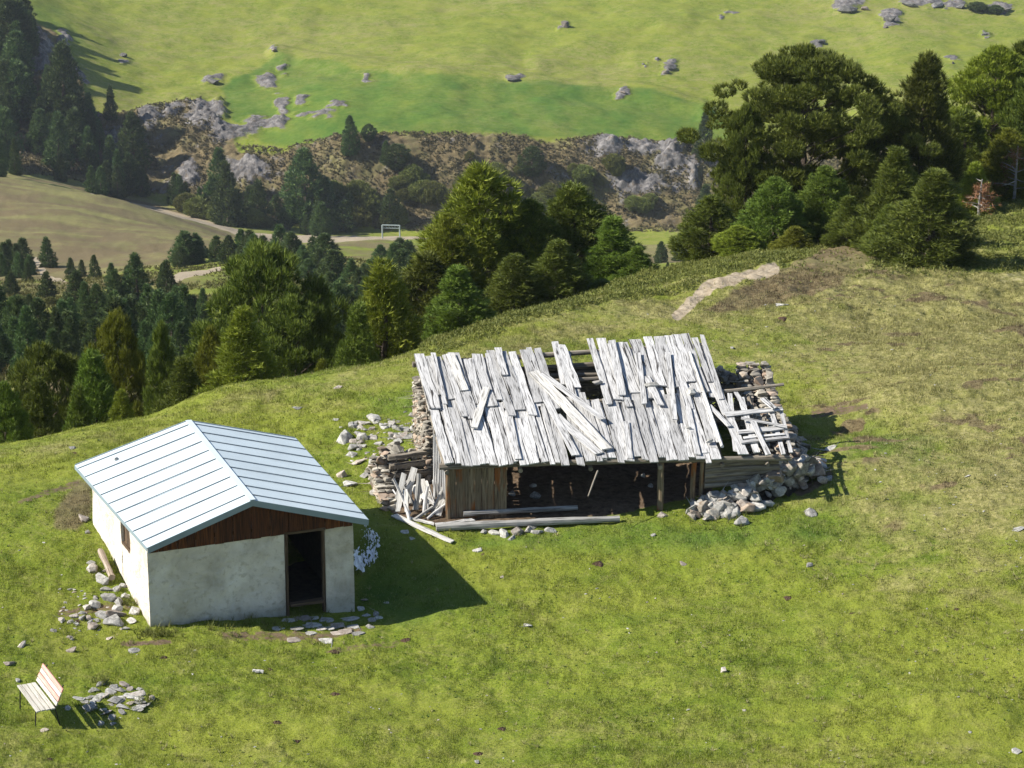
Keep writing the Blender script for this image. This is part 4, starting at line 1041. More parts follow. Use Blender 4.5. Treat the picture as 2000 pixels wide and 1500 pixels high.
# ------------------------------------------------------------------ loose stones
ST_ME = {}
def stone_mesh(kind, idx, mat):
    key = (kind, idx, mat)
    if key not in ST_ME:
        V, Fc = {'s': SLABS, 'b': BLOCKS, 'r': ROUNDS}[kind][idx]
        me = bpy.data.meshes.new('stone'); me.from_pydata([tuple(v) for v in V], [], Fc); me.materials.append(M[mat]); me.update(); ST_ME[key] = me
    return ST_ME[key]
SR = random.Random(5)
def stone(px, py, w, label, group=None, kind=None, hgt=.55, sink=.42, mat='stone', name='stone', cat='stone', ymin=30, lift=0.0, asp=None, tilt=.25):
    """w: width in photo pixels"""
    p = hit(px, py, ymin); s = w*mpp(p)/2
    k = kind or SR.choice('sbbr'); idx = SR.randrange(6)
    o = bpy.data.objects.new(name, stone_mesh(k, idx, mat)); COL.objects.link(o)
    a = asp if asp else SR.uniform(.65, 1.0)
    o.scale = (s*1.08, s*a*1.2, s*hgt*1.9 if k != 's' else s*hgt*2.4)
    o.rotation_euler = (SR.uniform(-tilt, tilt), SR.uniform(-tilt, tilt), SR.uniform(0, 6.28) if not asp else SR.uniform(-.3, .3))
    o.location = (p.x, p.y, p.z + s*hgt*(.5 - sink) + lift)
    return tag(o, label, cat, group)
one = [
 (1581,1004,38,'large oval pale boulder lying alone on grass right of the rubble','r',.5),
 (1525,597,34,'whitish flat stone lying on the meadow crest below the brown heath','s',.4),
 (1030,1222,22,'small pale flat stone in open grass right of the hut shadow','s',.4),
 (1414,1311,16,'single small upright pale stone in the lower right meadow','b',.9),
 (980,1127,16,'small pale stone beside the edge of the hut shadow','s',.4),
 (932,1077,20,'pale stone next to a dark clod in front of the sill log','b',.6),
 (1333,1102,18,'small white stone in the meadow below the rubble heap','b',.5),
 (1581,1105,20,'rounded pinkish stone in the meadow below the big oval boulder','r',.5),
 (1985,1468,22,'pale stone at the lower right corner of the meadow','b',.5),
 (932,1488,20,'pale stone beside the lowest dung pat at the bottom of the picture','s',.4),
 (18,1295,30,'flat white stone in the grass behind the bench','s',.5),
 (42,1260,26,'blocky white stone on grass above the bench','b',.7),
 (140,1272,24,'lone cream stone between the bench and the hut','b',.6),
 (262,1272,26,'flat pale stone in front of the hut corner','s',.4),
 (84,1427,28,'flat pale slab under the near legs of the bench','s',.25),
 (133,1384,18,'white stone lying in the shadow right beside the bench','s',.5),
 (35,1330,14,'small pinkish stone behind the bench seat','b',.5),
 (165,1016,30,'pale rounded block against the far corner of the hut side wall','b',.7),
 (170,1040,10,'small white pebble beside the brown earth patch','b',.7),
 (732,818,44,'large flat whitish stone on the grass above the annex wall','s',.5),
 (693,827,22,'grey flat stone left of the large whitish slab','s',.5),
 (655,820,14,'small white stone at the upper left of the rubble field','b',.5),
 (673,860,42,'big grey block at the left end of the rubble row','b',.7),
 (707,857,28,'brown tinted stone beside the big grey block','r',.8),
 (735,905,36,'cream stone on top of the crumbling wall end','r',.7),
 (686,890,22,'tilted grey stone below the big block','b',.7),
 (700,903,34,'flat grey brown slab below the tilted stone','s',.4),
 (669,930,26,'rounded pale stone near the hut roof corner','r',.8),
 (682,947,34,'buff oval stone near the hut roof corner','s',.6),
 (716,928,34,'half buried grey stone beside the crumbling wall','s',.4),
 (790,1040,20,'dark stone in the grass by the hut shadow edge','s',.3),
 (805,1052,16,'lowest dark stone in grass beside the long pale plank','s',.3),
 (1450,1022,34,'pale squared stone at the front of the rubble heap','b',.7),
 (1622,877,34,'pale pointed slab jutting out at the right end of the rubble','s',.35),
 (1290,1008,24,'pale footing stone under the right front barn post','b',.7),
 (1615,937,22,'grey brown stone at the far right tip of the rubble','b',.6),
 (143,876,16,'brownish stone behind the hut near the meadow edge','b',.6),
 (580,797,20,'pale flat stone near the meadow edge between hut and barn','s',.4),
 (660,757,20,'thin pale stone on the meadow edge left of the barn','s',.3),
 (1430,680,12,'small white stone on the grass behind the barn','b',.5),
 (1275,1045,14,'small grey stone in grass below the right post','b',.5),
 (1455,1388,10,'tiny white stone low in the right meadow','b',.5),
 (1345,1387,10,'tiny pale stone low in the middle of the meadow','b',.5),
 (1895,1430,9,'tiny grey pebble in the lower right corner of the grass','b',.5),
 (1985,1035,30,'buried pale rock at the right edge of the meadow','s',.3),
 (1890,930,14,'small pale rock in the dry grass at right','s',.4),
]
for (px, py, w, lb, k, h) in one: stone(px, py, w, lb, kind=k, hgt=h)
def cluster(pts, label, group, **kw):
    for (px, py, w) in pts: stone(px, py, w, label, group, **kw)
cluster([(180,1112,34),(196,1133,36),(208,1152,26),(226,1150,26),(213,1170,34),(232,1176,30),(243,1165,22),(228,1190,26),(185,1183,30),(170,1187,22),(200,1203,30),(226,1200,44),(262,1196,26),(224,1216,44),(255,1214,26),
         (182,1225,32),(145,1205,22),(160,1206,18),(172,1208,18),(138,1216,16),(150,1220,14),(160,1198,16),(104,1233,15),(120,1211,18),(135,1245,14),(140,1248,12),(190,1212,14),(213,1210,16),(246,1228,18),(213,1248,18),(175,1217,16),(187,1168,16),(205,1115,14),(178,1100,18),(240,1145,18)],
        'pale broken stone in the loose strip along the hut side wall', 'stones along the side wall of the small hut')
for k in range(38):
    a = SR.uniform(0, 6.28); r = math.sqrt(SR.random()); px = 222 + math.cos(a)*r*70; py = 1368 + math.sin(a)*r*32 - (4 if px < 200 else 0)
    if px < 215 and py > 1395: continue
    stone(px, py, SR.uniform(14, 34), 'flat grey slab in the round stone patch beside the bench', 'slabs of the stone patch beside the bench', kind=SR.choice('ssb'), hgt=.35, tilt=.2, sink=.2)
cluster([(196,1415,16),(218,1405,22),(220,1414,18),(297,1365,20),(272,1369,24)], 'pale stone at the rim of the stone patch beside the bench', 'slabs of the stone patch beside the bench')
# paving before the hut door
for k, (px, py, w) in enumerate([(545,1228,30),(565,1213,32),(590,1209,36),(612,1222,34),(640,1212,36),(660,1222,30),(682,1210,40),(605,1238,30),(575,1250,34),(635,1253,34),(580,1228,28),(655,1238,32),(690,1225,26),(628,1228,26),(610,1208,28),(642,1228,26),(675,1234,30),(598,1224,26),(700,1238,28)]):
    stone(px, py, w, 'flat paving slab in front of the hut doorway', 'paving slabs before the hut door', kind='s', hgt=.22, sink=.35, asp=.9, tilt=.06, name='paving_slab', cat='paving slab')['kind'] = 'thing'
cluster([(715,1203,22),(735,1200,20),(728,1213,24),(740,1208,18),(722,1225,20),(712,1172,16),(755,1178,12),(705,1190,16)], 'pale stone by the right corner of the hut in its shadow', 'stones at the right corner of the small hut')
cluster([(965,1042,30),(985,1046,34),(1010,1040,34),(1032,1035,24),(1050,1040,28),(1075,1038,26),(1000,1052,20),(1040,1030,22),(945,1040,18)], 'flat stone in the grass in front of the sill log', 'stones before the sill log')
# rubble field left of the barn
for k in range(46):
    t_ = SR.random(); px = 690 + t_*150 + SR.uniform(-25, 12); py = 862 - t_*28 + SR.uniform(-28, 18)
    if px > 838: px = 838 - SR.random()*10
    stone(px, py, SR.uniform(9, 30), 'stone in the spilled rubble field left of the barn roof', 'rubble left of the barn', kind=SR.choice('bsb'), hgt=.6)
for k in range(14):
    stone(SR.uniform(735, 775), SR.uniform(905, 1000), SR.uniform(16, 36), 'stone fallen around the crumbling wall end by the firewood', 'stones at the crumbling wall end', kind=SR.choice('rb'), hgt=.8, lift=SR.uniform(0, .12))
# big rubble heap at the right front of the barn (stones piled over each other)
def put(p, s, label, group, shapes='bs', mat='stone', tilt=.6, flat=.6):
    k = SR.choice(shapes); o = bpy.data.objects.new('stone', stone_mesh(k, SR.randrange(6), mat)); COL.objects.link(o)
    o.scale = (s, s*SR.uniform(.6, .95)*1.2, s*flat*(1.9 if k != 's' else 2.4)); o.rotation_euler = (SR.uniform(-tilt, tilt), SR.uniform(-tilt, tilt), SR.uniform(0, 6.28)); o.location = p
    return tag(o, label, 'stone', group)
F0, F1, F2 = hit(1345, 1018), hit(1480, 1000), hit(1612, 905)
I0, I1, I2 = Vector((LW0.x-.3, LW0.y-.12, 0)), Vector(((LW0.x+LW1.x)/2, LW1.y-.2, 0)), Vector((LW1.x+.45, LW1.y+.3, 0))
for k in range(150):
    f = SR.random()**.9; q = SR.random()**.8
    A_ = F0.lerp(F1, f*2) if f < .5 else F1.lerp(F2, f*2-1); B_ = I0.lerp(I1, f*2) if f < .5 else I1.lerp(I2, f*2-1)
    P0_ = A_.lerp(B_, q); x, y = P0_.x + SR.uniform(-.1, .1), P0_.y + SR.uniform(-.08, .08)
    hmax = .18 + .66*f; hh = hmax*min(1, q*1.25)*SR.uniform(.55, 1.0)
    put((x, y, gz(x, y) + .02 + hh), SR.uniform(.10, .33), 'grey or brown stone in the rubble heap at the right front of the barn', 'rubble heap at the right end of the barn', 'bsbs', 'stone' if SR.random() < .6 else 'wall_stone')
mb = MB(); V = []; Fc = []       # the earth and small debris under the rubble
for i in range(15):
    f = i/14; A_ = F0.lerp(F1, f*2) if f < .5 else F1.lerp(F2, f*2-1); B_ = I0.lerp(I1, f*2) if f < .5 else I1.lerp(I2, f*2-1)
    for j in range(9):
        q = -.05 + 1.2*j/8; P0_ = A_.lerp(B_, q); e = min(1, f*5, (1-f)*5)
        V.append((P0_.x, P0_.y, gz(P0_.x, P0_.y) - .05 + (.06 + .50*f)*e*max(0, min(1, q*1.1)) + SR.uniform(-.03, .03)))
for i in range(14):
    for j in range(8): Fc.append((i*9+j, (i+1)*9+j, (i+1)*9+j+1, i*9+j+1))
mb.add(V, Fc); tag(mb.build('debris_mound', M['earth_and_shade'], None, origin=F0), 'dark earth and debris under the rubble at the right front of the barn', 'mound')
w0, w1 = plan(1.035, .90), plan(1.05, .10)
for k in range(34):
    f = SR.random(); o = SR.random(); x = w0[0]+(w1[0]-w0[0])*f + o*.7; y = w0[1]+(w1[1]-w0[1])*f + SR.uniform(-.1, .1)
    put((x, y, gz(x, y) + (1-o)*.45), SR.uniform(.12, .27), 'stone spilled along the outer side of the right barn wall', 'rubble along the right barn wall', 'sb', 'wall_stone')
# white stones half sunk inside the dark barn
cluster([(1035,905,20),(1040,955,22),(1000,972,16),(1255,935,16),(1270,955,14),(1045,975,24)], 'pale stone showing inside the dark barn', 'stones inside the barn', lift=.1)
# pebbles and crumbs in the turf
mb = MB()
for k in range(330):
    if k < 200:
        px, py = SR.uniform(0, 2000), SR.uniform(1050, 1499)
        if 150 < px < 960 and py < 1260: continue
    else:
        px = SR.uniform(1250, 1990); py = SR.uniform(590, 1040)
        if px < 1690 and py > 690: continue
    p = hit(px, py); add_rock(mb, BLOCKS, p, SR.uniform(1.6, 4.2)*mpp(p), SR.uniform(0, 6), sq=(1, .8, .6), rnd=SR)
for k in range(90):
    t_ = SR.random(); p = hit(660 + t_*180, 875 - t_*30 + SR.uniform(-50, 30)); add_rock(mb, BLOCKS, p, SR.uniform(3, 7)*mpp(p), SR.uniform(0, 6), sq=(1, .8, .6), rnd=SR)
for k in range(60):
    p = hit(SR.uniform(110, 265), SR.uniform(1150, 1240)); add_rock(mb, BLOCKS, p, SR.uniform(2, 6)*mpp(p), SR.uniform(0, 6), sq=(1, .8, .6), rnd=SR)
tag(mb.build('pebbles', M['stone'], None), 'small pale pebbles strewn over the meadow turf', 'pebbles', kind='stuff')
# dung pats and clods
DP = [(540,1412,26,'round dark dung pat right of the stone patch'),(655,1357,26,'dung pat in the middle of the lower left meadow'),(935,1473,26,'lowest dark dung pat at the bottom of the picture'),(1168,1100,26,'reddish brown dung pat in the centre of the meadow'),(1540,1168,24,'dung pat in the meadow right of centre'),(320,1285,24,'dung pat in front of the hut corner'),(578,1447,20,'small faint dung pat near the bottom left of the meadow'),(980,1424,24,'dung pat below the meadow centre'),(95,1482,18,'small dung pat in the lower left corner'),(945,1082,14,'dark clod beside the pale stone before the barn'),(1530,622,24,'brown clod under the whitish stone on the crest'),(145,885,18,'brown clod on the meadow edge behind the hut'),(795,1250,26,'dark clod right of the hut doorway mud'),(652,1272,22,'dark dung pat below the paving slabs'),(526,1307,16,'small clod in the meadow below the hut front'),(1870,1190,18,'brown clod in the grass at the far right'),(1665,1198,16,'small brown clod left of the far right one'),(150,1212,18,'dark earth clod among the hut side stones'),(1280,1395,14,'small dark clod low right of centre'),(240,905,14,'dark clod left of the hut roof corner')]
for (px, py, w, lb) in DP:
    p = hit(px, py); s = w*mpp(p)/2; mb = MB(); V = []; Fc = []; nr, ns = 5, 16; ph = SR.uniform(0, 6)
    for i in range(nr):
        for j in range(ns):
            an = j*2*math.pi/ns; r = s*(1 - i/(nr-1))*(1+.16*math.sin(3*an+ph)+.08*math.sin(7*an+ph*2)+SR.uniform(-.05,.05))
            V.append((p.x+math.cos(an)*r, p.y+math.sin(an)*r*1.1, p.z - .03 + s*.42*(1-(1-i/(nr-1))**2)+SR.uniform(-.012,.012)))
    for i in range(nr-1):
        for j in range(ns): Fc.append((i*ns+j, i*ns+(j+1)%ns, (i+1)*ns+(j+1)%ns, (i+1)*ns+j))
    mb.add(V, Fc); tag(mb.build('dung_pat', M['dung'], None, origin=p), lb, 'dung pat', 'dung pats on the meadow')

# ------------------------------------------------------------------ crumpled plastic beside the hut
def sheet(corners, nu, nv, amp, seed, name, label, sc=3.0):
    mb = MB(); V = []; Fc = []
    for i in range(nu+1):
        for j in range(nv+1):
            u, v = i/nu, j/nv; p = corners[0].lerp(corners[1], u).lerp(corners[3].lerp(corners[2], u), v)
            e = float(abs(fbm(u*sc*3+seed, v*sc*3, seed, 4, .7)))
            edge = min(u, v, 1-u, 1-v)
            V.append(p + Vector((fbm(u*9, v*9, seed+5, 2)*.05, fbm(u*9, v*9, seed+7, 2)*.05, e*amp*2.2)))
    for i in range(nu):
        for j in range(nv):
            if math.hypot((i/nu-.5)*1.2, (j/nv-.5)) > .46+.16*float(vnoise(i*.3, j*.3, seed)) or (nu > 30 and vnoise(i*.33+7, j*.33, seed+3) > .12): continue
            Fc.append((i*(nv+1)+j, (i+1)*(nv+1)+j, (i+1)*(nv+1)+j+1, i*(nv+1)+j+1))
    used = sorted(set(q for f in Fc for q in f)); mp = {q: k for k, q in enumerate(used)}
    mb.add([V[q] for q in used], [tuple(mp[q] for q in f) for f in Fc])
    return tag(mb.build(name, M['plastic'], None, origin=corners[0]), label, 'plastic sheet')
g0, g1, g2, g3 = hit(690, 1122), hit(730, 1112), hit(752, 1062), hit(700, 1012)
g0.z += .04; g1.z += .02; g2.z += .02; g3.z += .06
sheet([g0, g1, g2, g3], 60, 60, .07, 4, 'plastic_sheet', 'crumpled bluish white plastic sheet in the shade beside the hut right wall', 3.2)
g0, g1, g2, g3 = hit(688, 1128), hit(718, 1124), hit(708, 1100), hit(688, 1095); g3.z += .4; g2.z += .16; g0.z += .1
sheet([g0, g1, g2, g3], 20, 20, .08, 9, 'plastic_sheet', 'smooth folded end of white plastic at the foot of the hut right wall', 1.2)

# ------------------------------------------------------------------ foliage builders
def tufts(C, D, S, nb, wid, rng, spread=.75):
    """needle tufts: nb thin triangles from each centre C towards about D, length S"""
    N = len(C); C = np.repeat(C, nb, 0); D = np.repeat(D, nb, 0); S = np.repeat(S, nb)[:, None]
    d = D + rng.normal(0, spread, D.shape); d /= np.linalg.norm(d, axis=1)[:, None] + 1e-9
    s = np.cross(d, rng.normal(0, 1, d.shape)); s /= np.linalg.norm(s, axis=1)[:, None] + 1e-9
    L_ = S * rng.uniform(.65, 1.15, S.shape); w = wid * rng.uniform(.7, 1.3, S.shape)
    a = C + d*L_*.08 - s*w*.5; b = C + d*L_*.08 + s*w*.5; t = C + d*L_
    return np.stack([a, b, t], 1).reshape(-1, 3)
def tri_mesh(name, V, mat, attrs=None):
    n = len(V)//3; me = bpy.data.meshes.new(name)
    me.vertices.add(len(V)); me.vertices.foreach_set('co', V.astype(np.float32).ravel())
    me.loops.add(len(V)); me.loops.foreach_set('vertex_index', np.arange(len(V), dtype=np.int32))
    me.polygons.add(n); me.polygons.foreach_set('loop_start', np.arange(0, len(V), 3, dtype=np.int32)); me.polygons.foreach_set('loop_total', np.full(n, 3, dtype=np.int32))
    for nm, arr in (attrs or {}).items():
        at = me.color_attributes.new(nm, 'FLOAT_COLOR', 'POINT'); at.data.foreach_set('color', arr.astype(np.float32).ravel())
    me.materials.append(mat); me.update(); return me

def pine_proto(kind, h, r, seed, dens=1.0, tl=.30, nb=9, wid=.036):
    """crown triangles and a trunk-and-limb mesh for a stone pine of height h and crown radius r.
    The crown is many needle brushes set on upswept, crowded shoots that fill a lumpy envelope."""
    rng = np.random.default_rng(seed); rr = random.Random(seed)
    prof = {'cone': lambda t: (min(1, (t+.10)/.30)**.5) * max(0, 1-t)**.85,
            'column': lambda t: (min(1, (t+.12)/.40)**.5) * max(0, 1-t**1.9)**.85,
            'dome': lambda t: (max(0, min(1, (t-.04)/.40))**.6) * max(0, 1-max(0, (t-.42)/.58)**2.3)**.6,
            'broad': lambda t: (max(0, min(1, (t-.14)/.34))**.5) * max(0, 1-max(0, (t-.52)/.48)**2.4)**.55}[kind]
    t0 = {'cone': .0, 'column': .0, 'dome': .06, 'broad': .17}[kind]
    mb = MB(); lean = Vector((rr.uniform(-.03, .03)*h, rr.uniform(-.03, .03)*h, 0)); tr = .022*h
    log(mb, (0,0,-.3), lean*.5 + Vector((0,0,h*.5)), tr, tr*.62, 8, 8, .1, .02*h, rnd=rr); log(mb, lean*.5 + Vector((0,0,h*.49)), lean + Vector((0,0,h*.84)), tr*.62, tr*.12, 8, 7, .1, .01*h, rnd=rr)
    C = []; rad = []; ax = []
    # a few big lobes give the outline its bumps and the gaps between them
    nlobe = {'cone': 5, 'column': 7, 'dome': 9, 'broad': 13}[kind]
    lobes = [(rr.uniform(0, 6.283), rr.uniform(.05, .95), rr.uniform(.14, .30)) for _ in range(nlobe)]
    n = int({'cone': 130, 'column': 170, 'dome': 185, 'broad': 250}[kind] * dens)
    cs = {'cone': .23, 'column': .22, 'dome': .19, 'broad': .15}[kind] * r
    for k in range(n):
        t = t0 + (1-t0)*((k+rr.random())/n)**{'cone': 1.25, 'column': 1.0, 'dome': .85, 'broad': .75}[kind]
        az = k*2.39996 + rr.uniform(-.5, .5)
        f = 1.0
        for (la, lt, lw) in lobes:
            da = abs((az-la+math.pi) % (2*math.pi) - math.pi); q = math.exp(-(da/.6)**2 - ((t-lt)/.13)**2); f += (lw*1.2 if int(la*10) % 3 else -lw*{'broad': .6, 'dome': 1.1}.get(kind, 1.8))*q
        R_ = r*prof(t)*f; sh = rr.choice([1, 1, .93, .8, .55] if kind != 'broad' else [1, .95, .85, .65, .4, .2])*rr.uniform(.86, 1.05)
        p = lean*t + Vector((math.cos(az)*R_*sh, math.sin(az)*R_*sh, h*t*.965 + rr.uniform(-.02, .02)*h)); p.z = max(.1, min(p.z, h*.985))
        if R_*sh > .3*r and k % 3 == 0:
            b0 = lean*t + Vector((0, 0, max(.1, p.z - R_*.45))); log(mb, b0, b0.lerp(p, .9), tr*.26*(1.15-t*.8), tr*.05, 4, 5, .1, .04*R_, rnd=rr)
        C.append(tuple(p)); rad.append(cs*rr.uniform(.65, 1.2)*(1.12-.40*t)); o = Vector((math.cos(az), math.sin(az), 0)); ax.append(tuple((o*(.55*(1-t)+.12) + Vector((0, 0, 1))).normalized()))
    C = np.array(C); rad = np.array(rad); ax = np.array(ax)
    per = np.maximum(8, (rad/tl)**2*30*dens**.5).astype(int); idx = np.repeat(np.arange(len(C)), per); m = len(idx)
    u = rng.normal(0, 1, (m, 3)); u /= np.linalg.norm(u, axis=1)[:, None]; rf = rng.uniform(.35, 1.0, m)**.35
    q = u*(rad[idx]*rf)[:, None]; al = (q*ax[idx]).sum(1)[:, None]*ax[idx]          # shoots are longer along their axis
    P = C[idx] + q*np.array([1, 1, {'broad': .62, 'dome': .68}.get(kind, .82)]) + al*{'broad': .0, 'dome': .05}.get(kind, .35)
    D = u*.55 + ax[idx]*1.0; D /= np.linalg.norm(D, axis=1)[:, None]
    V = tufts(P, D, np.full(m, tl)*rng.uniform(.8, 1.2, m), nb, wid, rng, .40)
    V[:, 2] = np.maximum(V[:, 2], .02)
    return V, mb
PROTO = {}
def proto(kind, seed, mat, size):
    """a pine of unit-like size class; size is (height, radius) in metres"""
    key = (kind, seed, mat)
    if key not in PROTO:
        h, r = size; V, mb = pine_proto(kind, h, r, seed)
        me = tri_mesh('crown', V, M[mat])
        t = mb.build('trunk', M['bark'], None); tm = t.data; bpy.data.objects.remove(t)
        PROTO[key] = (me, tm, h, r)
    return PROTO[key]
PSIZE = {'cone': (7.0, 1.7), 'column': (7.5, 1.8), 'dome': (8.5, 2.8), 'broad': (11, 4.6)}
TR = random.Random(99)
def tree(px, Y, top, width, kind, mat, label, group=None, seed=0, zb=None, name='pine_tree'):
    """px: photo column; Y: distance; top: photo row of its tip; width in photo pixels"""
    z0, X, p_ = full_z(np.array([float(px)]), np.array([float(Y)])); X = float(X[0]); z = float(z0[0])
    zt_ = -Y*tdep(top); H = zt_ - z; w = width*mpp((X, Y, (z+zt_)/2))*(1.30 if 560 < px < 1260 or px < 200 else 1.14)
    me, tm, h, r = proto(kind, seed, mat, PSIZE[kind])
    root = empty(name, (X, Y, z - .05), TR.uniform(0, 6.28)); root.scale = (w/2/r, w/2/r, H/h)
    c = bpy.data.objects.new('crown', me); COL.objects.link(c); c.parent = root
    t = bpy.data.objects.new('trunk', tm); COL.objects.link(t); t.parent = root
    return tag(root, label, 'tree', group)
GN = 'stone pines below the meadow edge'; GR = 'stone pines on the shrub slope'
NEAR = [
 (18, 86, 742, 84, 'column', 'pine_green', 'bushy green pine at the far left behind the meadow edge', GN, 1),
 (88, 88, 742, 96, 'cone', 'pine_green', 'young green pine second from the left behind the meadow edge', GN, 2),
 (112, 101, 668, 150, 'dome', 'pine_dark', 'round topped olive pine behind the second young one', GN, 1),
 (60, 108, 770, 120, 'dome', 'pine_dark', 'dark low pine filling the gap at the left', GN, 1),
 (162, 90, 758, 80, 'cone', 'pine_green', 'young pine with a thin tip in front of the knobbly pair', GN, 3),
 (252, 100, 612, 120, 'dome', 'pine_olive', 'olive pine with a flat knobbly top left of the middle group', GN, 2),
 (205, 94, 690, 130, 'column', 'pine_green', 'wide green pine under the knobbly topped one', GN, 2),
 (237, 85, 762, 74, 'cone', 'pine_olive', 'small light green pine directly behind the hut roof', GN, 1),
 (325, 97, 628, 84, 'column', 'pine_green', 'slim pine right of the knobbly topped one', GN, 1),
 (355, 90, 700, 130, 'cone', 'pine_green', 'bushy pine above the hut roof ridge', GN, 2),
 (420, 96, 640, 110, 'column', 'pine_olive', 'lumpy olive pine left under the big dark pine', GN, 3),
 (478, 88, 602, 150, 'cone', 'pine_olive', 'broad cone shaped pine standing before the big dark pine', GN, 3),
 (520, 106, 480, 250, 'dome', 'pine_dark', 'big old dark pine with a rounded olive crown in the middle left', GN, 3),
 (590, 104, 575, 160, 'dome', 'pine_dark', 'deep shaded pine leaning on the right of the big old one', GN, 1),
 (632, 90, 704, 58, 'cone', 'pine_olive', 'tiny bright pine alone at the meadow edge', GN, 1),
 (568, 86, 742, 36, 'cone', 'pine_olive', 'knee high pine shoot at the meadow edge', GN, 2),
 (752, 94, 512, 170, 'cone', 'pine_olive', 'tall cone shaped pine left behind the barn roof', GN, 1),
 (700, 92, 600, 110, 'cone', 'pine_green', 'lower pine at the left foot of the cone shaped one', GN, 3),
 (838, 100, 500, 150, 'column', 'pine_dark', 'dark pine between the cone shaped and the tallest one', GN, 2),
 (932, 104, 322, 215, 'column', 'pine_olive', 'tallest yellow green pine in the middle of the picture', GN, 3),
 (880, 101, 420, 120, 'column', 'pine_olive', 'second stem of yellow green pine on the left of the tallest', GN, 1),
 (905, 97, 520, 120, 'cone', 'pine_green', 'green pine at the foot of the tallest pine', GN, 2),
 (1040, 104, 392, 130, 'column', 'pine_green', 'rounded green pine right of the tallest one', GN, 1),
 (1125, 106, 358, 165, 'column', 'pine_green', 'thick light tipped pine with several leaders right of centre', GN, 2),
 (1000, 99, 500, 120, 'cone', 'pine_green', 'pine with drooping base before the rounded green one', GN, 1),
 (1085, 100, 470, 120, 'cone', 'pine_green', 'pine between the two thick green ones above the barn', GN, 3),
 (1208, 104, 422, 120, 'cone', 'pine_green', 'narrow pine at the right end of the middle group', GN, 2),
 (1243, 103, 480, 70, 'cone', 'pine_green', 'slender low pine at the outer right of the middle group', GN, 3),
 (1180, 100, 545, 60, 'cone', 'pine_green', 'little pine at the foot of the middle group', GN, 1),
 (1392, 109, 385, 125, 'column', 'pine_green', 'bushy pine at the left foot of the giant broad pine', GR, 2),
 (1445, 106, 440, 90, 'column', 'pine_olive', 'low olive bush pine left of the slope edge', GR, 1),
 (1505, 108, 345, 120, 'column', 'pine_green', 'upright pine below the giant broad crown', GR, 3),
 (1548, 105, 440, 80, 'cone', 'pine_olive', 'short bright pine right of the upright one', GR, 1),
 (1610, 109, 325, 110, 'column', 'pine_green', 'dense pine below the right half of the giant crown', GR, 1),
 (1655, 107, 380, 90, 'cone', 'pine_green', 'small pine just above the brown heath', GR, 2),
 (1568, 118, 90, 318, 'broad', 'pine_dark', 'giant old stone pine with a wide domed crown', GR, 1),
 (1455, 116, 205, 96, 'dome', 'pine_dark', 'dark limb of old pine left of the giant crown', GR, 2),
 (1700, 121, 215, 130, 'dome', 'pine_dark', 'old pine filling between the giant and the tall right one', GR, 3),
 (1785, 120, 108, 150, 'column', 'pine_dark', 'tall narrow topped pine right of the giant one', GR, 2),
 (1748, 104, 290, 145, 'cone', 'pine_green', 'tall green cone in front of the right hand group', GR, 3),
 (1805, 99.5, 330, 185, 'cone', 'pine_green', 'large bushy dark green pine nearest above the dry meadow', GR, 2),
 (1728, 102, 400, 90, 'cone', 'pine_green', 'lower pine on the left side of the large bushy one', GR, 1),
 (1925, 128, 92, 170, 'dome', 'pine_olive', 'loose crowned pine near the right edge', GR, 2),
 (1990, 130, 82, 150, 'column', 'pine_dark', 'tall dark pine at the extreme right', GR, 1),
 (2055, 126, 60, 170, 'dome', 'pine_dark', 'old pine cut by the right frame', GR, 3),
 (1880, 124, 215, 130, 'column', 'pine_dark', 'shadowed pine behind the rusty needled one', GR, 3),
 (1905, 116, 318, 80, 'cone', 'pine_olive', 'young bright pine beside the rusty dead twigs', GR, 1),
 (1960, 122, 250, 110, 'column', 'pine_olive', 'light olive pine behind the bleached dead stem', GR, 3),
]
for (px, Y, top, w, kind, mat, lb, grp, sd) in NEAR: tree(px, Y, top, w, kind, mat, lb, grp, sd)

# dead pines with rusty needles
def dead_pine(px, pyb, top, lb, nred):
    p = hit(px, pyb, 100); zt_ = -p.y*tdep(top); h = zt_ - p.z; root = empty('dead_pine', p); tag(root, lb, 'dead tree')
    mb = MB(); log(mb, p - Vector((0,0,.2)), p + Vector((.05,0,h)), .09, .02, 8, 7, .1, .08, rnd=TR); rr = TR; C = []
    for k in range(18):
        t = rr.uniform(.2, .98); az = rr.uniform(0, 6.28); l = (1.1-t)*.45*h + .15; a = p + Vector((0,0,h*t)); b = a + Vector((math.cos(az)*l, math.sin(az)*l, rr.uniform(-.1, .25)))
        log(mb, a, b, .025, .006, 4, 5, .1, .05, rnd=rr); C.append(tuple(a.lerp(b, .8))); C.append(tuple(a.lerp(b, .5)))
    mb.build('trunk', M['dead_wood'], root)
    C = np.array(C)[:nred]; C = np.repeat(C, 5, 0) + NR.normal(0, .12, (len(C)*5, 3)); V = tufts(C, np.tile([0, 0, .4], (len(C), 1)), np.full(len(C), .22), 6, .028, NR, .8)
    me = tri_mesh('dead_needles', V - np.array(p), M['red_needles']); o = bpy.data.objects.new('dead_needles', me); COL.objects.link(o); o.parent = root
dead_pine(1912, 428, 350, 'small dying pine with rusty red twigs', 30)
dead_pine(1980, 395, 285, 'bleached dead stem with a few rusty twigs near the right edge', 14)

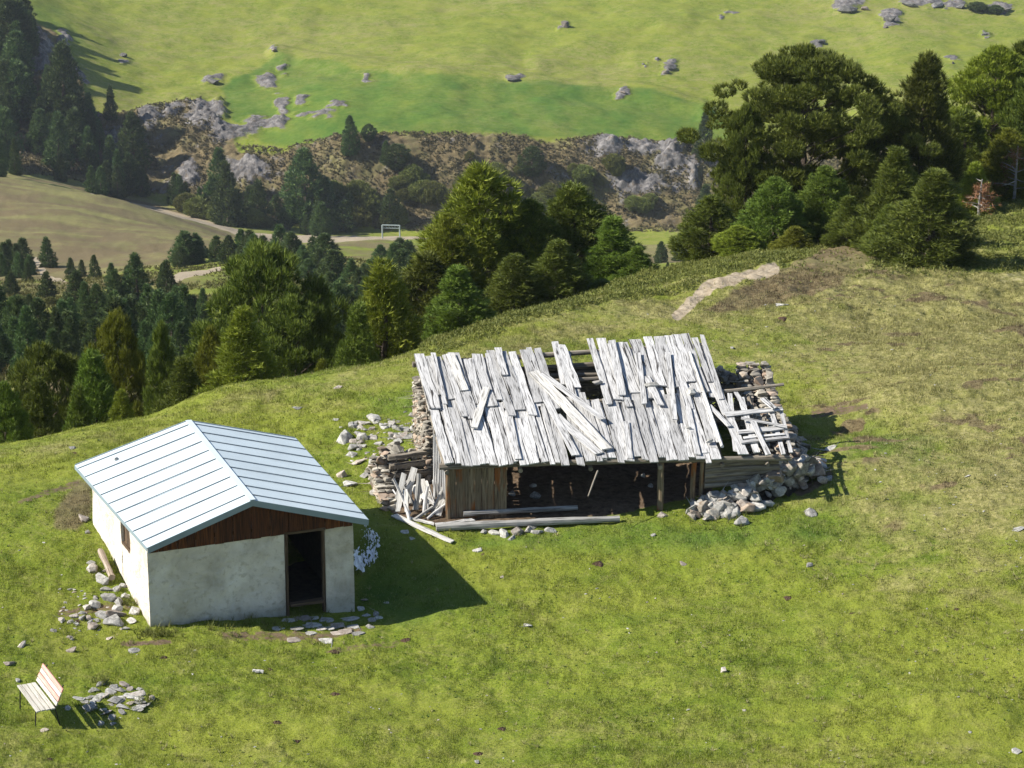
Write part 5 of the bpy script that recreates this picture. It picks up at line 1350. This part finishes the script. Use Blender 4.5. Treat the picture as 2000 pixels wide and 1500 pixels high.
# ------------------------------------------------------------------ far forest: simpler trees, shared meshes
FP = {}
def far_proto(kind, seed, mat):
    key = (kind, seed, mat)
    if key not in FP:
        h, r = {'cone': (10, 2.4), 'column': (10, 2.3), 'dome': (10, 3.6), 'bush': (3.0, 2.2)}[kind]
        V, mb = pine_proto('dome' if kind == 'bush' else kind, h, r, seed+50, dens=.8, tl=.62 if kind != 'bush' else .5, nb=7, wid=.11)
        me = tri_mesh('far_tree', V, M[mat]); t = mb.build('t', M['bark'], None); bt = t.data; bpy.data.objects.remove(t)
        bm = bmesh.new(); bm.from_mesh(me); nf = len(bm.faces); bm.from_mesh(bt); bm.faces.ensure_lookup_table()
        for f in bm.faces[nf:]: f.material_index = 1
        bm.to_mesh(me); bm.free(); me.materials.append(M['bark'])
        FP[key] = (me, h, r)
    return FP[key]
def far_tree(px, py, hpx, wpx, ymin, label, group, kind='cone', mat='far_needles', Y=None, name='pine_tree', cat='tree'):
    if Y is None: p = hit(px, py, ymin)
    else:
        z, X, _ = full_z(np.array([float(px)]), np.array([float(Y)])); p = Vector((float(X[0]), Y, float(z[0])))
    s = mpp(p); me, h, r = far_proto(kind, TR.randrange(3), mat)
    o = bpy.data.objects.new(name, me); COL.objects.link(o); o.location = p - Vector((0,0,.3)); o.rotation_euler = (0, 0, TR.uniform(0, 6.28))
    wf = TR.uniform(.85, 1.2); o.scale = (wpx*s/2/r*wf, wpx*s/2/r*TR.uniform(.9, 1.1)*wf, hpx*s/h*1.04); return tag(o, label, cat, group)
def in_poly(x, y, poly): return float(poly_mask(np.array([x]), np.array([y]), poly, .01)[0]) > .5
def forest(poly, n, h, ar, ymin, label, group, mind=10, kinds=('cone', 'column', 'cone'), mat='far_needles'):
    xs = [p[0] for p in poly]; ys = [p[1] for p in poly]; got = []; tries = 0
    while len(got) < n and tries < n*60:
        tries += 1; x, y = TR.uniform(min(xs), max(xs)), TR.uniform(min(ys), max(ys))
        if not in_poly(x, y, poly) or any(abs(x-a)+1.5*abs(y-b) < mind for a, b in got): continue
        got.append((x, y)); hh = TR.uniform(*h); far_tree(x, y, hh, hh*TR.uniform(*ar), ymin, label, group, TR.choice(kinds), mat)
# forest left beyond the brown slope (under the cliffs)
SOLO = [(128,262,175,92,'column','large dark pine standing against the pasture at the upper left'),(216,232,66,30,'cone','small pointed pine alone on the pasture edge above the cliff'),
        (684,300,74,38,'column','single dark pine on the rim above the rocky slope'),(760,440,74,50,'column','dense pine on the rocky slope above the road'),(262,330,110,70,'column','grey green pine before the pale cliff face'),
        (1375,308,88,56,'cone','bluish pine on the far rim left of the giant crown'),(1378,440,80,46,'cone','bluish pine in the gorge under the right cliff'),(430,400,110,62,'cone','tall dark pine in the row above the road'),
        (597,432,140,84,'column','largest dark pine above the road in the valley'),(445,440,125,70,'cone','pointed pine in front of the pale cliff foot'),(503,440,90,60,'cone','pine left of the largest valley pine'),(640,435,90,60,'cone','pine leaning on the right of the largest valley pine'),
        (20,120,125,70,'column','dark pine at the upper left corner'),(35,230,110,80,'column','pine under the rock tower at the left edge'),(115,330,110,70,'cone','pointed dark pine left below the cliff'),(1040,345,60,44,'dome','dark bush like pine at the top of the brown rocky slope'),(775,330,50,50,'dome','dark pine on the rim of the brown slope'),(755,318,44,26,'cone','short pine beside the rim pine'),(720,275,34,30,'dome','rounded bush behind the single rim pine')]
for (x, y, h, w, k, lb) in SOLO: far_tree(x, y, h, w, 600, lb, None, k)
forest([(-60,20),(30,0),(60,60),(90,180),(160,240),(230,340),(340,400),(330,420),(200,392),(100,365),(-60,350)], 50, (55, 110), (.45,.65), 600, 'dark pine in the forest at the left foot of the cliffs', 'forest at the left foot of the cliffs', 13)
forest([(330,395),(560,420),(700,445),(640,462),(500,455),(340,412)], 22, (35, 75), (.5,.75), 600, 'dark pine in the row between cliffs and road', 'pines between the cliffs and the road', 14)
forest([(150,330),(330,380),(420,420),(360,430),(150,375)], 11, (40, 80), (.45,.65), 612, 'pine along the upper rim of the brown ski slope', 'pines along the rim of the brown slope', 12)
forest([(330,405),(560,440),(480,452),(400,432)], 18, (20, 40), (1.0,1.5), 600, 'round deciduous bush beside the road', 'bushes beside the road', 12, ('bush',), 'larch_leaf')
forest([(640,390),(850,330),(860,440),(700,455)], 18, (18, 44), (.9,1.4), 640, 'round shrub on the rocky slope above the road', 'shrubs on the rocky slope', 12, ('bush',), 'larch_leaf')
forest([(860,300),(1330,330),(1340,440),(1000,420)], 20, (16, 40), (.9,1.5), 640, 'round shrub in the gorge under the brown slope', 'shrubs in the gorge', 14, ('bush', 'bush', 'dome'), 'larch_leaf')
# mid distance
forest([(290,540),(380,505),(500,500),(560,500),(640,520),(800,520),(830,560),(760,640),(660,670),(640,580),(560,530),(430,520),(330,525)], 66, (42, 74), (.65,.9), 170, 'dark pine in the hollow below the road', 'forest in the hollow below the road', 14)
forest([(-40,500),(60,520),(100,600),(60,640),(-40,625)], 12, (35, 70), (.5,.75), 170, 'pine at the left edge below the brown slope', 'pines at the left edge below the brown slope', 14)
for (x, y, h, w) in ((95,522,62,36),(140,545,45,26),(186,545,50,28),(218,550,40,26),(160,540,36,22),(45,520,58,40),(20,515,50,34),(270,600,110,66),(250,575,60,40),(318,560,50,28)):
    far_tree(x, y, h, w, 170, 'pine standing singly on the terrace under the brown slope', 'single pines on the terrace', 'cone')
forest([(120,680),(330,650),(420,650),(400,700),(300,740),(100,740),(-40,740),(20,710)], 32, (75, 120), (.48,.65), 150, 'dark pine in the shaded wood left of the big old pine', 'wood left of the big old pine', 16)
forest([(130,600),(240,575),(420,600),(420,650),(130,660)], 14, (50, 85), (.5,.7), 150, 'dark pine in the shaded wood left of the big old pine', 'wood left of the big old pine', 15)
forest([(-60,660),(120,690),(330,700),(560,690),(660,650),(700,640),(690,740),(-60,760)], 30, (95, 150), (.5,.65), 120, 'dark pine in the valley right behind the meadow edge trees', 'wood behind the meadow edge trees', 20)
forest([(1240,520),(1330,500),(1340,560),(1240,570)], 4, (30, 60), (.5,.7), 120, 'small pine at the gap beside the tan meadow', 'pines at the gap', 12)
forest([(-40,560),(110,560),(240,560),(300,640),(60,660)], 14, (14, 26), (1.0,1.6), 160, 'low green shrub on the heath terrace', 'shrubs on the heath terrace', 12, ('bush',), 'larch_leaf')
for (x, y, h, w) in ((1910,60,0,0),):
    pass

# ------------------------------------------------------------------ far boulders
B = [(1104,52,26,22,'white topped boulder alone on the upper pasture'),(535,99,18,9,'dark low rock on the pasture hump'),(1005,156,36,12,'low grey outcrop at the field edge in the middle'),(1312,134,26,18,'dark rock in the middle of the upper pasture'),(1300,142,18,10,'smaller rock below the dark pasture rock'),
     (1257,126,9,6,'tiny rock left of the dark pasture rocks'),(1283,114,12,6,'small low rock above left of the dark pasture rocks'),(1605,84,24,12,'dark rock just above the giant pine crown'),(1655,22,50,22,'grey boulder cluster top left of the upper wall'),(1690,20,22,16,'round dark boulder beside the grey cluster'),
     (1738,40,36,18,'pale rock below the upper stones'),(1728,54,16,10,'small dark rock under the pale one'),(1780,10,44,14,'grey block at the left of the top stone row'),(1830,12,50,14,'grey block in the middle of the top stone row'),(1875,14,30,12,'grey block at the right of the top stone row'),(1922,68,14,7,'small pale rock at the upper right'),(1862,124,12,8,'tiny rock above the loose crowned pine'),
     (1218,182,18,8,'low rock in the lush field'),(415,160,40,12,'pale rock on the grassy shoulder at left'),(240,110,24,14,'grey rock on the pasture at the upper left'),(1965,20,30,14,'dark bushy rock at the upper right corner')]
for (x, y, w, h, lb) in B:
    stone(x, y, w*.78, lb, 'boulders on the far pasture', kind='b', hgt=h/w*.9, ymin=640, mat='far_stone', name='boulder', cat='boulder', sink=.1, tilt=.15)
for (x, y, w) in ((1910,12,34),(1945,18,36)): far_tree(x, y+8, 16, w, 640, 'dark round bush at the upper right of the pasture', 'bushes at the upper right', 'bush')

# ------------------------------------------------------------------ gate shaped frame on the road
mb = MB(); pa = hit(747, 470, 600); pb = hit(781, 476, 600); hgt_ = 27*mpp(pa)
root = empty('gate_frame', pa); tag(root, 'pale steel gate shaped frame standing on the valley road', 'gate frame')
for q, t_ in ((pa, hgt_), (pb, hgt_*.95)):
    m = MB(); log(m, q - Vector((0,0,.2)), q + Vector((0,0,t_)), .17, .17, 3, 8, 0); m.build('post', M['gantry'], root)
m = MB(); a = pa + Vector((0,0,hgt_)); b = pb + Vector((0,0,hgt_*.95))
log(m, a, b, .14, .14, 3, 8, 0); log(m, a - Vector((0,0,.65)), b - Vector((0,0,.65)), .10, .10, 3, 8, 0)
for k in range(7):
    f = k/6; log(m, a.lerp(b, f), a.lerp(b, min(1, f+.12)) - Vector((0,0,.65)), .05, .05, 1, 6, 0)
m.build('crossbar', M['gantry'], root)

# ------------------------------------------------------------------ grass, shrub mat, scrub
def attr4(a): return np.concatenate([a, np.ones((len(a), 1))], 1)
def make_grass(n=900000):
    rng = NR; Y = 52 + (97-52)*rng.random(n*2)**1.15; px = rng.uniform(-160, 2160, n*2)
    keep = rng.random(n*2) < 1.0
    # clumps
    z, X, py = full_z(px, Y)
    cl = fbm(X/.30, Y/.38, 77, 2)
    keep &= rng.random(len(px)) < (.80 + .6*cl)
    a, b = cover(px, py, X, Y)
    keep &= (b[:, 1] < .35 + .2*rng.random(len(px))) & (b[:, 0] < .4)
    hx, hy = W0.x, W0.y
    def inside(P):
        P = [(p.x, p.y) for p in P]; r = np.ones(len(X), bool)
        return poly_mask(X, Y, P, .001) > .5
    keep &= ~inside([W0, W1, W2, L1])
    keep &= ~inside([QFL, QFR, QBR, QBL])
    vis = py < 1530; keep &= vis
    i = np.nonzero(keep)[0][:n]
    X, Y, z, a, b, cl = X[i], Y[i], z[i], a[i], b[i], cl[i]; m = len(i)
    hgt = (.022 + .045*rng.random(m)**2 + .05*np.clip(cl, 0, 1)) * (1 + .5*b[:, 2]) * (1 + .6*(fbm(X/2.5, Y/2.5, 79, 2)))
    w = rng.uniform(.008, .016, m) * (1 + (Y-55)/60)
    az = rng.uniform(0, 6.283, m); ln = rng.uniform(0, .7, m)
    base = np.stack([X, Y, z - .01], 1); s = np.stack([np.cos(az), np.sin(az), np.zeros(m)], 1)
    la = rng.uniform(0, 6.283, m); tip = base + np.stack([np.cos(la)*ln*hgt, np.sin(la)*ln*hgt, hgt], 1)
    V = np.stack([base - s*w[:, None]/2, base + s*w[:, None]/2, tip], 1).reshape(-1, 3)
    me = tri_mesh('meadow_grass', V, M['grass'], {'cover_a': attr4(np.repeat(a, 3, 0)), 'cover_b': attr4(np.repeat(b, 3, 0))})
    o = bpy.data.objects.new('meadow_grass', me); COL.objects.link(o); tag(o, 'short alpine grass covering the meadow', 'grass', kind='stuff')
make_grass()
# long grass at the foot of things
def tuftpatch(spots, name, label, mat='grass_tuft'):
    C = []
    for (x, y, r, n) in spots:
        for _ in range(n):
            p = hit(x + NR.normal(0, r), y + NR.normal(0, r*.35)); C.append(tuple(p))
    C = np.array(C); V = tufts(C, np.tile([0, 0, 1.0], (len(C), 1)), NR.uniform(.12, .3, len(C)), 10, .012, NR, .4)
    me = tri_mesh(name, V, M['larch_leaf']); o = bpy.data.objects.new(name, me); COL.objects.link(o); tag(o, label, 'grass', kind='stuff')
tuftpatch([(290,1240,14,30),(312,1243,12,20),(200,1337,8,16),(285,1372,8,10),(400,1222,70,40),(500,1212,40,30),(590,1203,20,8),(665,1192,18,10),(250,1180,8,12),(215,1110,8,10),(1400,1020,40,20),(1600,940,20,20),(880,1040,30,10),(700,880,60,20)], 'grass_tufts', 'longer grass tufts at the hut corner and the stone patch')

def dry_tufts():
    C = []; rng = NR
    px = rng.uniform(-50, 2050, 9000); Y = rng.uniform(53, 95, 9000); z, X, py = full_z(px, Y); q = fbm(X/2.2, Y/1.8, 181, 3)
    a, b = cover(px, py, X, Y)
    dens = .12 + .75*sstep(1350, 1750, px) + .35*(py < 700)
    k = (q > .0) & (rng.random(len(px)) < dens) & (b[:, 1] < .3) & (py < 1520)
    k &= (poly_mask(X, Y, [(p.x, p.y) for p in (W0, W1, W2, L1)], .3) < .1) & (poly_mask(X, Y, [(p.x, p.y) for p in (QFL, QFR, QBR, QBL)], .3) < .1)
    C = np.stack([X, Y, z], 1)[k]; V = tufts(C, np.tile([0, 0, 1.0], (len(C), 1)), rng.uniform(.06, .17, len(C)), 14, .010, rng, .55)
    me = tri_mesh('dry_grass_tufts', V, M['straw']); o = bpy.data.objects.new('dry_grass_tufts', me); COL.objects.link(o); tag(o, 'straw coloured tussocks in the drier parts of the meadow', 'grass', kind='stuff')
    px = rng.uniform(-50, 2050, 5000); Y = rng.uniform(53, 92, 5000); z, X, py = full_z(px, Y); q = fbm(X/1.6, Y/1.4, 191, 3)
    k = (q > .18) & (py < 1520) & (poly_mask(X, Y, [(p.x, p.y) for p in (W0, W1, W2, L1)], .3) < .1) & (poly_mask(X, Y, [(p.x, p.y) for p in (QFL, QFR, QBR, QBL)], .3) < .1)
    C = np.stack([X, Y, z], 1)[k]; V = tufts(C, np.tile([0, 0, .6], (len(C), 1)), rng.uniform(.03, .08, len(C)), 10, .02, rng, .9)
    me = tri_mesh('meadow_weeds', V, M['weed']); o = bpy.data.objects.new('meadow_weeds', me); COL.objects.link(o); tag(o, 'low dark green weeds in the meadow turf', 'weeds', kind='stuff')
dry_tufts()

def shrub_mat():
    rng = NR; n = 300000; px = rng.uniform(820, 2200, n); Y = rng.uniform(82, 140, n); z, X, py = full_z(px, Y)
    a, b = cover(px, py, X, Y); cr = 88 + (px-1050)*.009
    lo = fbm(X/1.3, Y/1.3, 83, 3)
    edge = np.interp(px, [850, 1050, 1250, 1400, 1700, 2000, 2200], [82, 87, 90.5, 92.5, 95.5, 97.5, 98.5])
    k = (Y > edge + 2*lo) & (b[:, 0] < .35) & (rng.random(n) < np.clip(.55 + 1.1*lo - .75*np.clip(a[:, 2]-.35, 0, 1)*2, 0.02, 1))
    C = np.stack([X, Y, z + .02 + .22*np.clip(lo+.2, 0, 1)*rng.random(n)], 1)[k]
    V = tufts(C, np.tile([0, 0, 1.0], (len(C), 1)), rng.uniform(.07, .16, len(C)), 4, .035, rng, 1.0)
    me = tri_mesh('shrub_mat', V, M['juniper']); o = bpy.data.objects.new('shrub_mat', me); COL.objects.link(o); tag(o, 'low juniper and bilberry carpet on the slope behind the meadow', 'shrub cover', kind='stuff')
shrub_mat()
def far_scrub():
    rng = NR; n = 120000; px = rng.uniform(-100, 2100, n); Y = rng.uniform(640, 745, n); z, X, py = full_z(px, Y); a, b = cover(px, py, X, Y)
    lo = fbm(X/9, Y/7, 87, 4); k = (poly_mask(px, py, CLIFF, 10) > .4) & (lo > -.22) & (a[:, 0] < .7)
    C = np.stack([X, Y, z + .1], 1)[k]
    V = tufts(C, np.tile([0, 0, 1.0], (len(C), 1)), rng.uniform(.35, .85, len(C)), 6, .26, rng, 1.1)
    me = tri_mesh('cliff_scrub', V, M['scrub']); o = bpy.data.objects.new('cliff_scrub', me); COL.objects.link(o); tag(o, 'brownish scrub covering the rocky slope across the valley', 'scrub', kind='stuff')
    n = 90000; px = rng.uniform(-150, 1400, n); Y = np.exp(rng.uniform(math.log(150), math.log(430), n)); z, X, py = full_z(px, Y)
    lo = fbm(X/8, Y/9, 89, 4); a, b = cover(px, py, X, Y); k = (lo > -.02) & (b[:, 0] < .3) & (b[:, 2] < .6)
    C = np.stack([X, Y, z + .05], 1)[k]
    V = tufts(C, np.tile([0, 0, 1.0], (len(C), 1)), rng.uniform(.3, .7, len(C)), 4, .16, rng, .7)
    me = tri_mesh('heath_scrub', V, M['juniper']); o = bpy.data.objects.new('heath_scrub', me); COL.objects.link(o); tag(o, 'low heath scrub on the valley terraces', 'scrub', kind='stuff')
far_scrub()
